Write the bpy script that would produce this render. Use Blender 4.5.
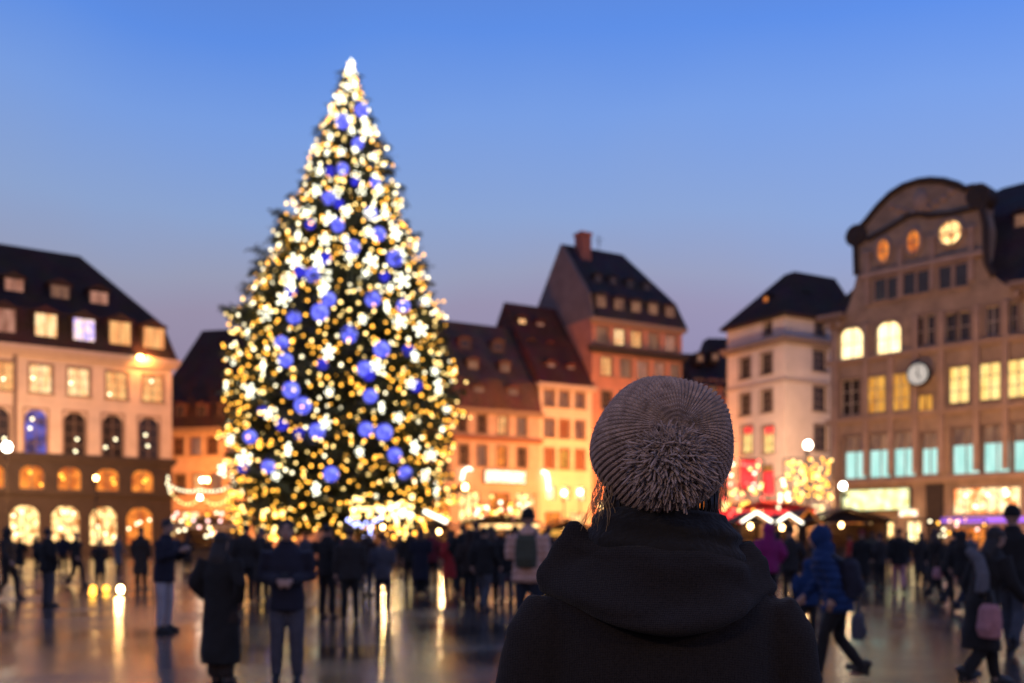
import bpy, bmesh, math, random
import numpy as np
from mathutils import Vector, Matrix, noise

for o in list(bpy.data.objects):
    bpy.data.objects.remove(o)
SC = bpy.context.scene
COL = SC.collection
R = math.radians
random.seed(7)
rng = np.random.default_rng(7)

# ------------------------------------------------------------------ camera
F = 1024 * 35.0 / 36.0          # focal length in pixels
HZ = 540.0                      # pixel row of the horizon
CH = 1.45                       # camera height
cd = bpy.data.cameras.new('camera')
cam = bpy.data.objects.new('camera', cd)
COL.objects.link(cam)
cam.location = (0, 0, CH)
cam.rotation_euler = (R(90), 0, 0)
cd.lens = 35
cd.sensor_width = 36
cd.shift_y = (HZ - 341.5) / 1024
cd.clip_start = 0.05
cd.clip_end = 3000
cd.dof.use_dof = True
cd.dof.focus_distance = 1.80
cd.dof.aperture_fstop = 3.1
SC.camera = cam

# ------------------------------------------------------------------ world, exposure
w = bpy.data.worlds.new('World')
SC.world = w
w.use_nodes = True
nt = w.node_tree
nt.nodes.clear()
N = nt.nodes.new
out = N('ShaderNodeOutputWorld')
bg = N('ShaderNodeBackground')
sky = N('ShaderNodeTexSky')
sky.sky_type = 'NISHITA'
sky.sun_disc = False
sky.sun_elevation = R(-2.5)
sky.sun_rotation = R(70)
sky.ozone_density = 4.0
sky.altitude = 150
tc = N('ShaderNodeTexCoord')
sx = N('ShaderNodeSeparateXYZ')
ramp = N('ShaderNodeValToRGB')
nt.links.new(tc.outputs['Generated'], sx.inputs[0])


def lin(r, g, b, k=1.0):
    f = lambda c: ((c / 255 + .055) / 1.055) ** 2.4 if c > 10 else c / 255 / 12.92
    return (f(r) * k, f(g) * k, f(b) * k, 1)


SKY = [(0.0, lin(128, 112, 128)), (0.15, lin(150, 134, 150)), (0.215, lin(158, 147, 161)), (0.248, lin(157, 160, 176)),
       (0.306, lin(144, 168, 205)), (0.389, lin(123, 162, 225)), (0.455, lin(94, 145, 229)), (0.60, lin(84, 112, 178)), (0.85, lin(108, 110, 134))]
el = ramp.color_ramp.elements
el[0].position, el[0].color = SKY[0]
el[1].position, el[1].color = SKY[-1]
for p, c in SKY[1:-1]:
    e = el.new(p)
    e.color = c
# soft drifts of violet in the dusk air
nz = N('ShaderNodeTexNoise')
nz.inputs['Scale'].default_value = 2.2
nz.inputs['Detail'].default_value = 3
ad = N('ShaderNodeMath')
ad.operation = 'MULTIPLY_ADD'
ad.inputs[1].default_value = 0.11
mp = N('ShaderNodeMath')
mp.operation = 'ADD'
mp.inputs[1].default_value = -0.055
nt.links.new(tc.outputs['Generated'], nz.inputs['Vector'])
nt.links.new(nz.outputs['Fac'], ad.inputs[0])
nt.links.new(sx.outputs['Z'], ad.inputs[2])
nt.links.new(ad.outputs[0], mp.inputs[0])
nt.links.new(mp.outputs[0], ramp.inputs['Fac'])
mx = N('ShaderNodeMix')
mx.data_type = 'RGBA'
mx.inputs['Factor'].default_value = 0.12
gain = N('ShaderNodeMix')
gain.data_type = 'RGBA'
gain.blend_type = 'MULTIPLY'
gain.inputs['Factor'].default_value = 1.0
gain.inputs['B'].default_value = (9, 9, 9, 1)
nt.links.new(sky.outputs['Color'], gain.inputs['A'])
nt.links.new(ramp.outputs['Color'], mx.inputs['A'])
nt.links.new(gain.outputs['Result'], mx.inputs['B'])
nt.links.new(mx.outputs['Result'], bg.inputs['Color'])
bg.inputs['Strength'].default_value = 1.0
nt.links.new(bg.outputs[0], out.inputs[0])

vs = SC.view_settings
vs.view_transform = 'Standard'
vs.look = 'None'
vs.exposure = 0.0
vs.gamma = 1.0
vs.use_curve_mapping = False
SC.cycles.use_denoising = True
SC.cycles.denoiser = 'OPENIMAGEDENOISE'
SC.cycles.max_bounces = 6
SC.cycles.diffuse_bounces = 3
SC.cycles.glossy_bounces = 3
SC.cycles.use_light_tree = True
SC.cycles.sample_clamp_indirect = 6.0
SC.cycles.caustics_reflective = False
SC.cycles.caustics_refractive = False


# ------------------------------------------------------------------ helpers
def wx(px, Y):
    return (px - 512.0) * Y / F


def wz(py, Y):
    return CH + (HZ - py) * Y / F


def depth_of_feet(py):
    return CH * F / (py - HZ)


class MB:
    """collects shapes for ONE mesh object"""
    def __init__(self, T=None):
        self.v, self.f, self.m = [], [], []
        self.T = T

    def add(self, vs_, fs_, m=0):
        b = len(self.v)
        if self.T:
            vs_ = [self.T(*p) for p in vs_]
        self.v.extend([tuple(p) for p in vs_])
        for f in fs_:
            self.f.append(tuple(i + b for i in f))
            self.m.append(m)

    def box(self, x0, x1, y0, y1, z0, z1, m=0):
        self.add([(x0, y0, z0), (x1, y0, z0), (x1, y1, z0), (x0, y1, z0),
                  (x0, y0, z1), (x1, y0, z1), (x1, y1, z1), (x0, y1, z1)],
                 [(3, 2, 1, 0), (4, 5, 6, 7), (0, 1, 5, 4), (1, 2, 6, 5), (2, 3, 7, 6), (3, 0, 4, 7)], m)

    def tube(self, pts, rad, n=8, m=0, cap=True):
        pts = [Vector(p) for p in pts]
        if not hasattr(rad, '__len__'):
            rad = [rad] * len(pts)
        vs_, fs_ = [], []
        up = Vector((0, 0, 1))
        d0 = (pts[1] - pts[0]).normalized()
        if abs(d0.dot(up)) > .95:
            up = Vector((1, 0, 0))
        a = d0.cross(up).normalized()
        for i, p in enumerate(pts):
            d = (pts[min(i + 1, len(pts) - 1)] - pts[max(i - 1, 0)]).normalized()
            a = (a - d * a.dot(d)).normalized()
            b = d.cross(a)
            for k in range(n):
                t = 2 * math.pi * k / n
                vs_.append(p + (a * math.cos(t) + b * math.sin(t)) * rad[i])
        for i in range(len(pts) - 1):
            for k in range(n):
                k2 = (k + 1) % n
                fs_.append((i * n + k, i * n + k2, (i + 1) * n + k2, (i + 1) * n + k))
        if cap:
            fs_.append(tuple(reversed(range(n))))
            fs_.append(tuple(range((len(pts) - 1) * n, len(pts) * n)))
        self.add(vs_, fs_, m)

    def ell(self, c, rx, ry, rz, nu=12, nv=8, m=0):
        vs_, fs_ = [(c[0], c[1], c[2] - rz)], []
        for j in range(1, nv):
            t = -math.pi / 2 + math.pi * j / nv
            for i in range(nu):
                a = 2 * math.pi * i / nu
                vs_.append((c[0] + rx * math.cos(t) * math.cos(a), c[1] + ry * math.cos(t) * math.sin(a), c[2] + rz * math.sin(t)))
        vs_.append((c[0], c[1], c[2] + rz))
        top = len(vs_) - 1
        for i in range(nu):
            i2 = (i + 1) % nu
            fs_.append((0, 1 + i2, 1 + i))
            fs_.append((top, 1 + (nv - 2) * nu + i, 1 + (nv - 2) * nu + i2))
            for j in range(nv - 2):
                fs_.append((1 + j * nu + i, 1 + j * nu + i2, 1 + (j + 1) * nu + i2, 1 + (j + 1) * nu + i))
        self.add(vs_, fs_, m)

    def loft(self, rings, n=16, m=0):
        """rings of horizontal ellipses (cx, cy, cz, rx, ry)"""
        vs_, fs_ = [], []
        for (cx, cy, cz, rx, ry) in rings:
            for k in range(n):
                t = 2 * math.pi * k / n
                vs_.append((cx + rx * math.cos(t), cy + ry * math.sin(t), cz))
        for i in range(len(rings) - 1):
            for k in range(n):
                k2 = (k + 1) % n
                fs_.append((i * n + k, i * n + k2, (i + 1) * n + k2, (i + 1) * n + k))
        fs_.append(tuple(reversed(range(n))))
        fs_.append(tuple(range((len(rings) - 1) * n, len(rings) * n)))
        self.add(vs_, fs_, m)

    def prism(self, poly, y0, y1, m=0):
        n = len(poly)
        vs_ = [(x, y0, z) for x, z in poly] + [(x, y1, z) for x, z in poly]
        fs_ = [tuple(range(n)), tuple(reversed(range(n, 2 * n)))]
        fs_ += [((i + 1) % n, i, i + n, (i + 1) % n + n) for i in range(n)]
        self.add(vs_, fs_, m)

    def mesh(self, name):
        me = bpy.data.meshes.new(name)
        me.from_pydata(self.v, [], self.f)
        me.polygons.foreach_set('material_index', self.m)
        me.update()
        return me

    def build(self, name, mats, parent=None, smooth=False):
        me = self.mesh(name)
        for mm in (mats if isinstance(mats, (list, tuple)) else [mats]):
            me.materials.append(mm)
        if smooth:
            me.polygons.foreach_set('use_smooth', [True] * len(me.polygons))
        return link(name, me, parent)


def link(name, me, parent=None):
    o = bpy.data.objects.new(name, me)
    COL.objects.link(o)
    if parent is not None:
        o.parent = parent
    return o


def np_mesh(name, verts, quads, mats, parent=None, smooth=True):
    me = bpy.data.meshes.new(name)
    verts = np.asarray(verts, np.float32)
    quads = np.asarray(quads, np.int32)
    k = quads.shape[1]
    me.vertices.add(len(verts))
    me.vertices.foreach_set('co', verts.ravel())
    me.loops.add(quads.size)
    me.loops.foreach_set('vertex_index', quads.ravel())
    me.polygons.add(len(quads))
    me.polygons.foreach_set('loop_start', np.arange(0, quads.size, k, dtype=np.int32))
    me.update(calc_edges=True)
    me.validate()
    if smooth:
        me.polygons.foreach_set('use_smooth', np.ones(len(me.polygons), bool))
    for mm in (mats if isinstance(mats, (list, tuple)) else [mats]):
        me.materials.append(mm)
    return link(name, me, parent)


def thing(name, label, cat, loc=(0, 0, 0), rz=0, group=None):
    o = bpy.data.objects.new(name, None)
    COL.objects.link(o)
    o.location = loc
    o.rotation_euler = (0, 0, rz)
    o.empty_display_size = .2
    return tag(o, label, cat, group)


def tag(o, label, cat, group=None):
    o['label'] = label
    o['category'] = cat
    if group:
        o['group'] = group
    return o


WORK = bpy.data.scenes.new('workbench')


def remeshed(mb, name, voxel, it=6):
    """fuse overlapping lofts into one continuous smooth surface"""
    me = mb.mesh(name)
    o = bpy.data.objects.new(name, me)
    WORK.collection.objects.link(o)
    m1 = o.modifiers.new('r', 'REMESH')
    m1.mode = 'VOXEL'
    m1.voxel_size = voxel
    m2 = o.modifiers.new('s', 'SMOOTH')
    m2.iterations = it
    m2.factor = .5
    with bpy.context.temp_override(scene=WORK, view_layer=WORK.view_layers[0]):
        dg = bpy.context.evaluated_depsgraph_get()
        r = bpy.data.meshes.new_from_object(o.evaluated_get(dg))
    bpy.data.objects.remove(o)
    bpy.data.meshes.remove(me)
    r.name = name
    r.polygons.foreach_set('use_smooth', [True] * len(r.polygons))
    return r


def folds(me, amp, waves, seed=1, extra=None):
    """push the vertices of a garment in and out along their normals"""
    n = len(me.vertices)
    co = np.zeros(n * 3, np.float32)
    no = np.zeros(n * 3, np.float32)
    me.vertices.foreach_get('co', co)
    me.vertices.foreach_get('normal', no)
    co, no = co.reshape(-1, 3), no.reshape(-1, 3)
    g = np.random.default_rng(seed)
    d = np.zeros(n)
    for (f, a) in waves:
        for _ in range(5):
            k = g.normal(0, 1, 3) * f
            d += a * np.sin(co @ k + g.uniform(0, 6.28) + 1.3 * np.sin(co[:, [1, 2, 0]] @ (k * .6)))
    d *= amp
    if extra is not None:
        d += extra(co)
    me.vertices.foreach_set('co', (co + no * d[:, None]).astype(np.float32).ravel())
    me.update()


def point_light(parent, loc, power, color, radius=.15, name='bulb_light'):
    ld = bpy.data.lights.new(name, 'POINT')
    ld.energy = power
    ld.color = color
    ld.shadow_soft_size = radius
    o = bpy.data.objects.new(name, ld)
    COL.objects.link(o)
    o.location = loc
    o.parent = parent
    return o


# ------------------------------------------------------------------ materials
def new_mat(name):
    m = bpy.data.materials.new(name)
    m.use_nodes = True
    nt = m.node_tree
    return m, nt, nt.nodes['Principled BSDF']


def surf(name, col, rough=.8, var=.25, scale=3.0, bump=.0, bscale=30, metal=0.0, stretch=(1, 1, 1), spec=.5):
    """a colour that varies with two sizes of noise, and a bump"""
    m, nt, bs = new_mat(name)
    N = nt.nodes.new
    L = nt.links.new
    tc = N('ShaderNodeTexCoord')
    mp = N('ShaderNodeMapping')
    mp.inputs['Scale'].default_value = stretch
    L(tc.outputs['Object'], mp.inputs['Vector'])
    n1 = N('ShaderNodeTexNoise')
    n1.inputs['Scale'].default_value = scale
    n1.inputs['Detail'].default_value = 6
    n1.inputs['Roughness'].default_value = .65
    L(mp.outputs[0], n1.inputs['Vector'])
    cr = N('ShaderNodeValToRGB')
    cr.color_ramp.elements[0].position = .3
    cr.color_ramp.elements[1].position = .7
    cr.color_ramp.elements[0].color = tuple(c * (1 - var) for c in col) + (1,)
    cr.color_ramp.elements[1].color = tuple(min(1, c * (1 + var)) for c in col) + (1,)
    L(n1.outputs['Fac'], cr.inputs['Fac'])
    L(cr.outputs['Color'], bs.inputs['Base Color'])
    bs.inputs['Roughness'].default_value = rough
    bs.inputs['Metallic'].default_value = metal
    bs.inputs['Specular IOR Level'].default_value = spec
    if bump:
        n2 = N('ShaderNodeTexNoise')
        n2.inputs['Scale'].default_value = bscale
        n2.inputs['Detail'].default_value = 4
        L(mp.outputs[0], n2.inputs['Vector'])
        b = N('ShaderNodeBump')
        b.inputs['Strength'].default_value = bump
        b.inputs['Distance'].default_value = .02
        L(n2.outputs['Fac'], b.inputs['Height'])
        L(b.outputs[0], bs.inputs['Normal'])
    return m


def emit(name, col, strength, var=0.0, scale=2.0, stretch=(1, 1, 1), col2=None):
    m, nt, bs = new_mat(name)
    N = nt.nodes.new
    L = nt.links.new
    nt.nodes.remove(bs)
    e = N('ShaderNodeEmission')
    e.inputs['Strength'].default_value = strength
    L(e.outputs[0], nt.nodes['Material Output'].inputs[0])
    if var or col2:
        tc = N('ShaderNodeTexCoord')
        mp = N('ShaderNodeMapping')
        mp.inputs['Scale'].default_value = stretch
        L(tc.outputs['Object'], mp.inputs['Vector'])
        n1 = N('ShaderNodeTexNoise')
        n1.inputs['Scale'].default_value = scale
        n1.inputs['Detail'].default_value = 3
        L(mp.outputs[0], n1.inputs['Vector'])
        cr = N('ShaderNodeValToRGB')
        cr.color_ramp.elements[0].position = .35
        cr.color_ramp.elements[1].position = .65
        c2 = col2 or tuple(c * (1 - var) for c in col)
        cr.color_ramp.elements[0].color = tuple(c2) + (1,)
        cr.color_ramp.elements[1].color = tuple(col) + (1,)
        L(n1.outputs['Fac'], cr.inputs['Fac'])
        L(cr.outputs[0], e.inputs['Color'])
    else:
        e.inputs['Color'].default_value = tuple(col) + (1,)
    return m


def tiles(name, col, sc=3.0):
    """roof covered with rows of tiles"""
    m, nt, bs = new_mat(name)
    N = nt.nodes.new
    L = nt.links.new
    tc = N('ShaderNodeTexCoord')
    mp = N('ShaderNodeMapping')
    mp.inputs['Rotation'].default_value = (R(90), 0, 0)
    L(tc.outputs['Object'], mp.inputs['Vector'])
    br = N('ShaderNodeTexBrick')
    br.inputs['Scale'].default_value = sc
    br.inputs['Color1'].default_value = tuple(c * 1.25 for c in col) + (1,)
    br.inputs['Color2'].default_value = tuple(c * .75 for c in col) + (1,)
    br.inputs['Mortar'].default_value = tuple(c * .35 for c in col) + (1,)
    br.inputs['Mortar Size'].default_value = .03
    L(mp.outputs[0], br.inputs['Vector'])
    n1 = N('ShaderNodeTexNoise')
    n1.inputs['Scale'].default_value = .6
    L(tc.outputs['Object'], n1.inputs['Vector'])
    mx = N('ShaderNodeMix')
    mx.data_type = 'RGBA'
    mx.blend_type = 'OVERLAY'
    mx.inputs['Factor'].default_value = .5
    L(br.outputs['Color'], mx.inputs['A'])
    L(n1.outputs['Color'], mx.inputs['B'])
    L(mx.outputs['Result'], bs.inputs['Base Color'])
    b = N('ShaderNodeBump')
    b.inputs['Strength'].default_value = .5
    b.inputs['Distance'].default_value = .03
    L(br.outputs['Fac'], b.inputs['Height'])
    L(b.outputs[0], bs.inputs['Normal'])
    bs.inputs['Roughness'].default_value = .85
    bs.inputs['Specular IOR Level'].default_value = .1
    return m


M = {}
M['plaster_cream'] = surf('plaster_cream', (.50, .42, .36), .9, .14, .8, .2, 18)
M['plaster_orange'] = surf('plaster_orange', (.44, .32, .25), .9, .18, .8, .2, 18)
M['plaster_yellow'] = surf('plaster_yellow', (.60, .48, .37), .9, .12, .8, .2, 18)
M['plaster_red'] = surf('plaster_red', (.42, .19, .13), .9, .2, .8, .2, 18)
M['plaster_white'] = surf('plaster_white', (.58, .50, .45), .9, .10, .8, .2, 18)
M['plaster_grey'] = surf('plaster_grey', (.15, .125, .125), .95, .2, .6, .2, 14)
M['stone_brown'] = surf('stone_brown', (.29, .215, .155), .85, .36, .9, .6, 7)
M['stone_light'] = surf('stone_light', (.33, .24, .19), .85, .2, 1.2, .4, 12)
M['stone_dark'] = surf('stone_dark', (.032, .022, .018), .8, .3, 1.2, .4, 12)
M['roof_dark'] = tiles('roof_dark', (.060, .038, .034))
M['roof_brown'] = tiles('roof_brown', (.15, .08, .062))
M['roof_slate'] = tiles('roof_slate', (.055, .046, .052), 3.5)
M['roof_red'] = tiles('roof_red', (.13, .05, .040))
M['trim'] = surf('trim', (.22, .16, .13), .8, .15, 2)
M['trim_light'] = surf('trim_light', (.42, .34, .29), .8, .1, 2)
M['wood_frame'] = surf('wood_frame', (.16, .11, .09), .6, .2, 5)
M['white_frame'] = surf('white_frame', (.5, .45, .4), .6, .1, 5)
M['shutter'] = surf('shutter', (.22, .09, .05), .7, .2, 5)
M['glass'] = surf('glass', (.03, .026, .03), .12, .4, 1.5)
M['metal_dark'] = surf('metal_dark', (.03, .03, .032), .45, .3, 8, metal=.6)
M['wood'] = surf('wood', (.17, .085, .04), .7, .35, 2, .3, 20, stretch=(6, 1, 1))
M['wood_dark'] = surf('wood_dark', (.07, .035, .02), .75, .35, 2, .3, 20, stretch=(1, 1, 6))
M['red_canvas'] = surf('red_canvas', (.45, .02, .02), .7, .15, 2)
M['lit_warm'] = emit('lit_warm', (1.0, .55, .20), 1.15, col2=(.85, .30, .10), scale=1.1, stretch=(3, 3, .5))
M['lit_pale'] = emit('lit_pale', (1.0, .70, .36), 1.5, col2=(.9, .42, .16), scale=1.4, stretch=(2, 2, .7))
M['lit_yellow'] = emit('lit_yellow', (1.0, .74, .28), 1.5, col2=(.9, .52, .13), scale=1.2, stretch=(3, 3, .5))
M['lit_gold'] = emit('lit_gold', (1.0, .50, .09), 1.0, col2=(.55, .2, .03), scale=1.2, stretch=(3, 3, .5))
M['lit_bright'] = emit('lit_bright', (1.0, .85, .46), 2.4, col2=(1, .66, .26), scale=1.0, stretch=(2, 2, .8))
M['lit_orange'] = emit('lit_orange', (1.0, .30, .045), 1.3, col2=(.45, .09, .02), scale=1.4)
M['lit_dim'] = emit('lit_dim', (.62, .30, .17), .55, col2=(.25, .12, .09), scale=1.2, stretch=(2, 2, .6))
M['lit_rose'] = emit('lit_rose', (.85, .40, .28), .62, col2=(.5, .2, .13), scale=1.2, stretch=(2, 2, .6))
M['lit_blue'] = emit('lit_blue', (.22, .22, .95), .75, col2=(.10, .06, .12), scale=.9)
M['lit_mix'] = emit('lit_mix', (1.0, .72, .40), 1.7, col2=(.38, .30, .85), scale=1.7)
M['lit_aqua'] = emit('lit_aqua', (.62, .97, .88), 1.1, col2=(.36, .76, .68), scale=1.0, stretch=(3, 3, .4))
M['lit_shop'] = emit('lit_shop', (1.0, .66, .26), 3.0, col2=(.22, .06, .01), scale=2.3)
M['lit_glitter'] = emit('lit_glitter', (1.0, .80, .42), 2.2, col2=(.8, .22, .05), scale=2.2)
M['lit_sign'] = emit('lit_sign', (1.0, .92, .72), 2.6, col2=(.9, .42, .14), scale=3.2)
M['lit_signgreen'] = emit('lit_signgreen', (.92, 1.0, .60), 1.7, col2=(.75, .62, .2), scale=2.5)
M['lit_red'] = emit('lit_red', (1.0, .05, .05), 2.2, col2=(.5, .02, .02), scale=2)
M['lit_purple'] = emit('lit_purple', (.45, .16, .95), 1.4)
M['led_white'] = emit('led_white', (1.0, .92, .74), 4)
M['led_cool'] = emit('led_cool', (.72, .78, 1.0), 4)
M['lamp_warm'] = emit('lamp_warm', (1.0, .60, .22), 22)
M['lamp_white'] = emit('lamp_white', (1.0, .90, .72), 22)
M['bulb_amber'] = emit('bulb_amber', (1.0, .45, .05), 5.5)
M['bulb_yellow'] = emit('bulb_yellow', (1.0, .68, .22), 5.5)
M['bulb_pale'] = emit('bulb_pale', (1.0, .88, .55), 5.2)
M['bulb_star'] = emit('bulb_star', (1.0, .97, .72), 4.6)
M['bulb_blue'] = emit('bulb_blue', (.40, .45, 1.0), 6)
M['bulb_pink'] = emit('bulb_pink', (1.0, .55, .50), 5)
M['bulb_red'] = emit('bulb_red', (1.0, .08, .06), 6)
M['ball_blue'] = emit('ball_blue', (.26, .29, 1.0), 1.6, col2=(.05, .05, .75), scale=1.4)
M['ball_deep'] = emit('ball_deep', (.06, .055, .80), 1.3, col2=(.02, .02, .35), scale=2.0)
M['needles'] = surf('needles', (.10, .112, .048), .7, .5, 1.5)
M['bark'] = surf('bark', (.06, .04, .028), .9, .3, 4, .5, 20)


# ------------------------------------------------------------------ ground
def ground():
    m, nt, bs = new_mat('wet_paving')
    N = nt.nodes.new
    L = nt.links.new
    tc = N('ShaderNodeTexCoord')
    mp = N('ShaderNodeMapping')
    mp.inputs['Rotation'].default_value = (0, 0, R(14))
    L(tc.outputs['Object'], mp.inputs['Vector'])
    br = N('ShaderNodeTexBrick')
    br.inputs['Scale'].default_value = .62
    br.inputs['Mortar Size'].default_value = .018
    br.inputs['Brick Width'].default_value = .9
    br.inputs['Row Height'].default_value = .5
    br.inputs['Color1'].default_value = (.075, .055, .046, 1)
    br.inputs['Color2'].default_value = (.042, .031, .028, 1)
    br.inputs['Mortar'].default_value = (.012, .011, .011, 1)
    L(mp.outputs[0], br.inputs['Vector'])
    n1 = N('ShaderNodeTexNoise')
    n1.inputs['Scale'].default_value = .35
    n1.inputs['Detail'].default_value = 6
    L(tc.outputs['Object'], n1.inputs['Vector'])
    mx = N('ShaderNodeMix')
    mx.data_type = 'RGBA'
    mx.blend_type = 'OVERLAY'
    mx.inputs['Factor'].default_value = .6
    L(br.outputs['Color'], mx.inputs['A'])
    L(n1.outputs['Fac'], mx.inputs['B'])
    L(mx.outputs['Result'], bs.inputs['Base Color'])
    rr = N('ShaderNodeMapRange')
    rr.inputs['From Min'].default_value = .35
    rr.inputs['From Max'].default_value = .65
    rr.inputs['To Min'].default_value = .11
    rr.inputs['To Max'].default_value = .27
    L(n1.outputs['Fac'], rr.inputs['Value'])
    L(rr.outputs[0], bs.inputs['Roughness'])
    bs.inputs['Specular IOR Level'].default_value = .75
    n2 = N('ShaderNodeTexNoise')
    n2.inputs['Scale'].default_value = 9
    n2.inputs['Detail'].default_value = 5
    L(tc.outputs['Object'], n2.inputs['Vector'])
    b1 = N('ShaderNodeBump')
    b1.inputs['Strength'].default_value = .12
    b1.inputs['Distance'].default_value = .02
    L(n2.outputs['Fac'], b1.inputs['Height'])
    b2 = N('ShaderNodeBump')
    b2.inputs['Strength'].default_value = .6
    b2.inputs['Distance'].default_value = .01
    b2.invert = True
    L(br.outputs['Fac'], b2.inputs['Height'])
    L(b1.outputs[0], b2.inputs['Normal'])
    L(b2.outputs[0], bs.inputs['Normal'])
    mb = MB()
    mb.add([(-900, -300, 0), (900, -300, 0), (900, 1500, 0), (-900, 1500, 0)], [(0, 1, 2, 3)])
    o = mb.build('paved_square', m)
    o['kind'] = 'structure'


ground()


# ------------------------------------------------------------------ buildings
class Bld:
    def __init__(s, name, label, cat, P0, ang, L, D, H):
        s.P, s.a, s.L, s.D, s.H = P0, ang, L, D, H
        s.root = thing(name, label, cat, (P0[0], P0[1], 0), ang)
        s.lx = (math.cos(ang), math.sin(ang))
        s.ly = (-math.sin(ang), math.cos(ang))
        s.ops = {'front': [], 'left': []}
        s.sp = {'front': [], 'left': []}

    def T(s, face):
        if face == 'front':
            return lambda u, q, z: (u, q, z)
        return lambda u, q, z: (q, s.D - u, z)

    def hit(s, face, px, py, q=0.0):
        """pixel -> (u, z) on the facade plane set back by q"""
        if face == 'front':
            o = (s.P[0] + s.ly[0] * q, s.P[1] + s.ly[1] * q)
            d = s.lx
        else:
            o = (s.P[0] + s.ly[0] * s.D + s.lx[0] * q, s.P[1] + s.ly[1] * s.D + s.lx[1] * q)
            d = (-s.ly[0], -s.ly[1])
        k = (px - 512) / F
        u = (k * o[1] - o[0]) / (d[0] - k * d[1])
        Y = o[1] + u * d[1]
        return u, wz(py, Y), Y

    def window(s, face, u, z0, z1, wd, pane, frame=None, cols=2, rows=3, arch=False, cut=True, q=.22, sur=True, lights=0, lmat='bulb_yellow', split=None):
        T = s.T(face)
        frame = frame or M['wood_frame']
        u0, u1 = u - wd / 2, u + wd / 2
        if cut:
            s.ops[face].append((u0, u1, z0, z1))
        if arch and cut:
            s.sp[face].append((u0, u1, z0, z1))
        mb = MB(T)
        t = .07
        qa, qb = q - .05, q + .06
        mb.box(u0, u0 + t, qa, qb, z0, z1)
        mb.box(u1 - t, u1, qa, qb, z0, z1)
        mb.box(u0 + t, u1 - t, qa, qb, z0, z0 + t)
        mb.box(u0 + t, u1 - t, qa, qb, z1 - t, z1)
        for i in range(1, cols):
            c = u0 + (u1 - u0) * i / cols
            mb.box(c - .03, c + .03, qa + .01, qb, z0 + t, z1 - t)
        for j in range(1, rows):
            c = z0 + (z1 - z0) * j / rows
            mb.box(u0 + t, u1 - t, qa + .015, qb - .005, c - .022, c + .022)
        if sur and cut:     # stone surround and sill
            mb.box(u0 - .14, u0, -.04, .05, z0, z1 + .14, 1)
            mb.box(u1, u1 + .14, -.04, .05, z0, z1 + .14, 1)
            mb.box(u0, u1, -.04, .05, z1, z1 + .14, 1)
            mb.box(u0 - .2, u1 + .2, -.13, .05, z0 - .12, z0, 1)
        o = mb.build('window', [frame, M['trim']], s.root)
        if split:           # lower sash bright, upper dark
            zm = z0 + (z1 - z0) * split[0]
            pb = MB(T)
            pb.box(u0 + .01, u1 - .01, q + .07, q + .1, z0 + .01, zm)
            pb.build('pane', pane, o)
            pb = MB(T)
            pb.box(u0 + .01, u1 - .01, q + .07, q + .1, zm + .01, z1 - .01)
            pb.build('pane', split[1], o)
        else:
            pb = MB(T)
            pb.box(u0 + .01, u1 - .01, q + .07, q + .1, z0 + .01, z1 - .01)
            pb.build('pane', pane, o)
        for i in range(lights):  # added bulbs standing in for indoor lamps and mirrored tree lights
            lb = MB(T)
            lb.ell((u0 + .2 + random.random() * max(.05, wd - .4), q - .1, z0 + .2 + random.random() * (z1 - z0 - .4)), .11, .11, .11, 8, 6)
            lb.build('glint_bulb', M[lmat], o)
        return o

    def row(s, face, pxs, ref, y0, y1, wpx, panes, **kw):
        u, zt, Y = s.hit(face, ref, y0)
        _, zb, _ = s.hit(face, ref, y1)
        wd = abs(s.hit(face, ref + wpx / 2, y0)[0] - s.hit(face, ref - wpx / 2, y0)[0])
        for i, p in enumerate(pxs):
            pm = panes[i % len(panes)] if isinstance(panes, (list, tuple)) else panes
            s.window(face, s.hit(face, p, y0)[0], zb, zt, wd, M[pm], **kw)

    def band(s, face, z0, z1, proud, mat, name='cornice', u0=None, u1=None):
        T = s.T(face)
        Lf = s.L if face == 'front' else s.D
        mb = MB(T)
        a = -proud if u0 is None else u0
        b = Lf + (proud if face == 'front' else -.004) if u1 is None else u1
        h = z1 - z0
        mb.box(a, b, -proud, .06, z0 + h * .45, z1)
        mb.box(a + proud * .4, b - proud * .4, -proud * .6, .06, z0, z0 + h * .45 - .002)
        return mb.build(name, mat, s.root)

    def dormer(s, px, py, wpx, hpx, q, body, pane, face='front', back=2.0, name='dormer', roof=None):
        u, z, Y = s.hit(face, px, py, q)
        wd = wpx * Y / F * 1.1
        h = hpx * Y / F
        T = s.T(face)
        mb = MB(T)
        z0, z1 = z - h / 2, z + h / 2
        mb.box(u - wd / 2 - .15, u + wd / 2 + .15, q + .01, q + back, z0 - .3, z1 + .12)
        mb.prism([(u - wd / 2 - .32, z1 + .125), (u + wd / 2 + .32, z1 + .125), (u, z1 + .125 + wd * .32)], q - .15, q + back, 1)
        d = mb.build(name, [body, roof or body], s.root)
        wb = MB(T)
        t = .06
        a, b = u - wd / 2, u + wd / 2
        wb.box(a, a + t, q - .06, q + .03, z0, z1)
        wb.box(b - t, b, q - .06, q + .03, z0, z1)
        wb.box(a + t, b - t, q - .06, q + .03, z0, z0 + t)
        wb.box(a + t, b - t, q - .06, q + .03, z1 - t, z1)
        wb.box(u - .03, u + .03, q - .055, q + .03, z0 + t, z1 - t)
        wb.box(a + t, b - t, q - .025, q + .005, z0 + t, z1 - t, 1)
        wb.build('window', [M['wood_frame'], pane], d)
        return d

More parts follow.
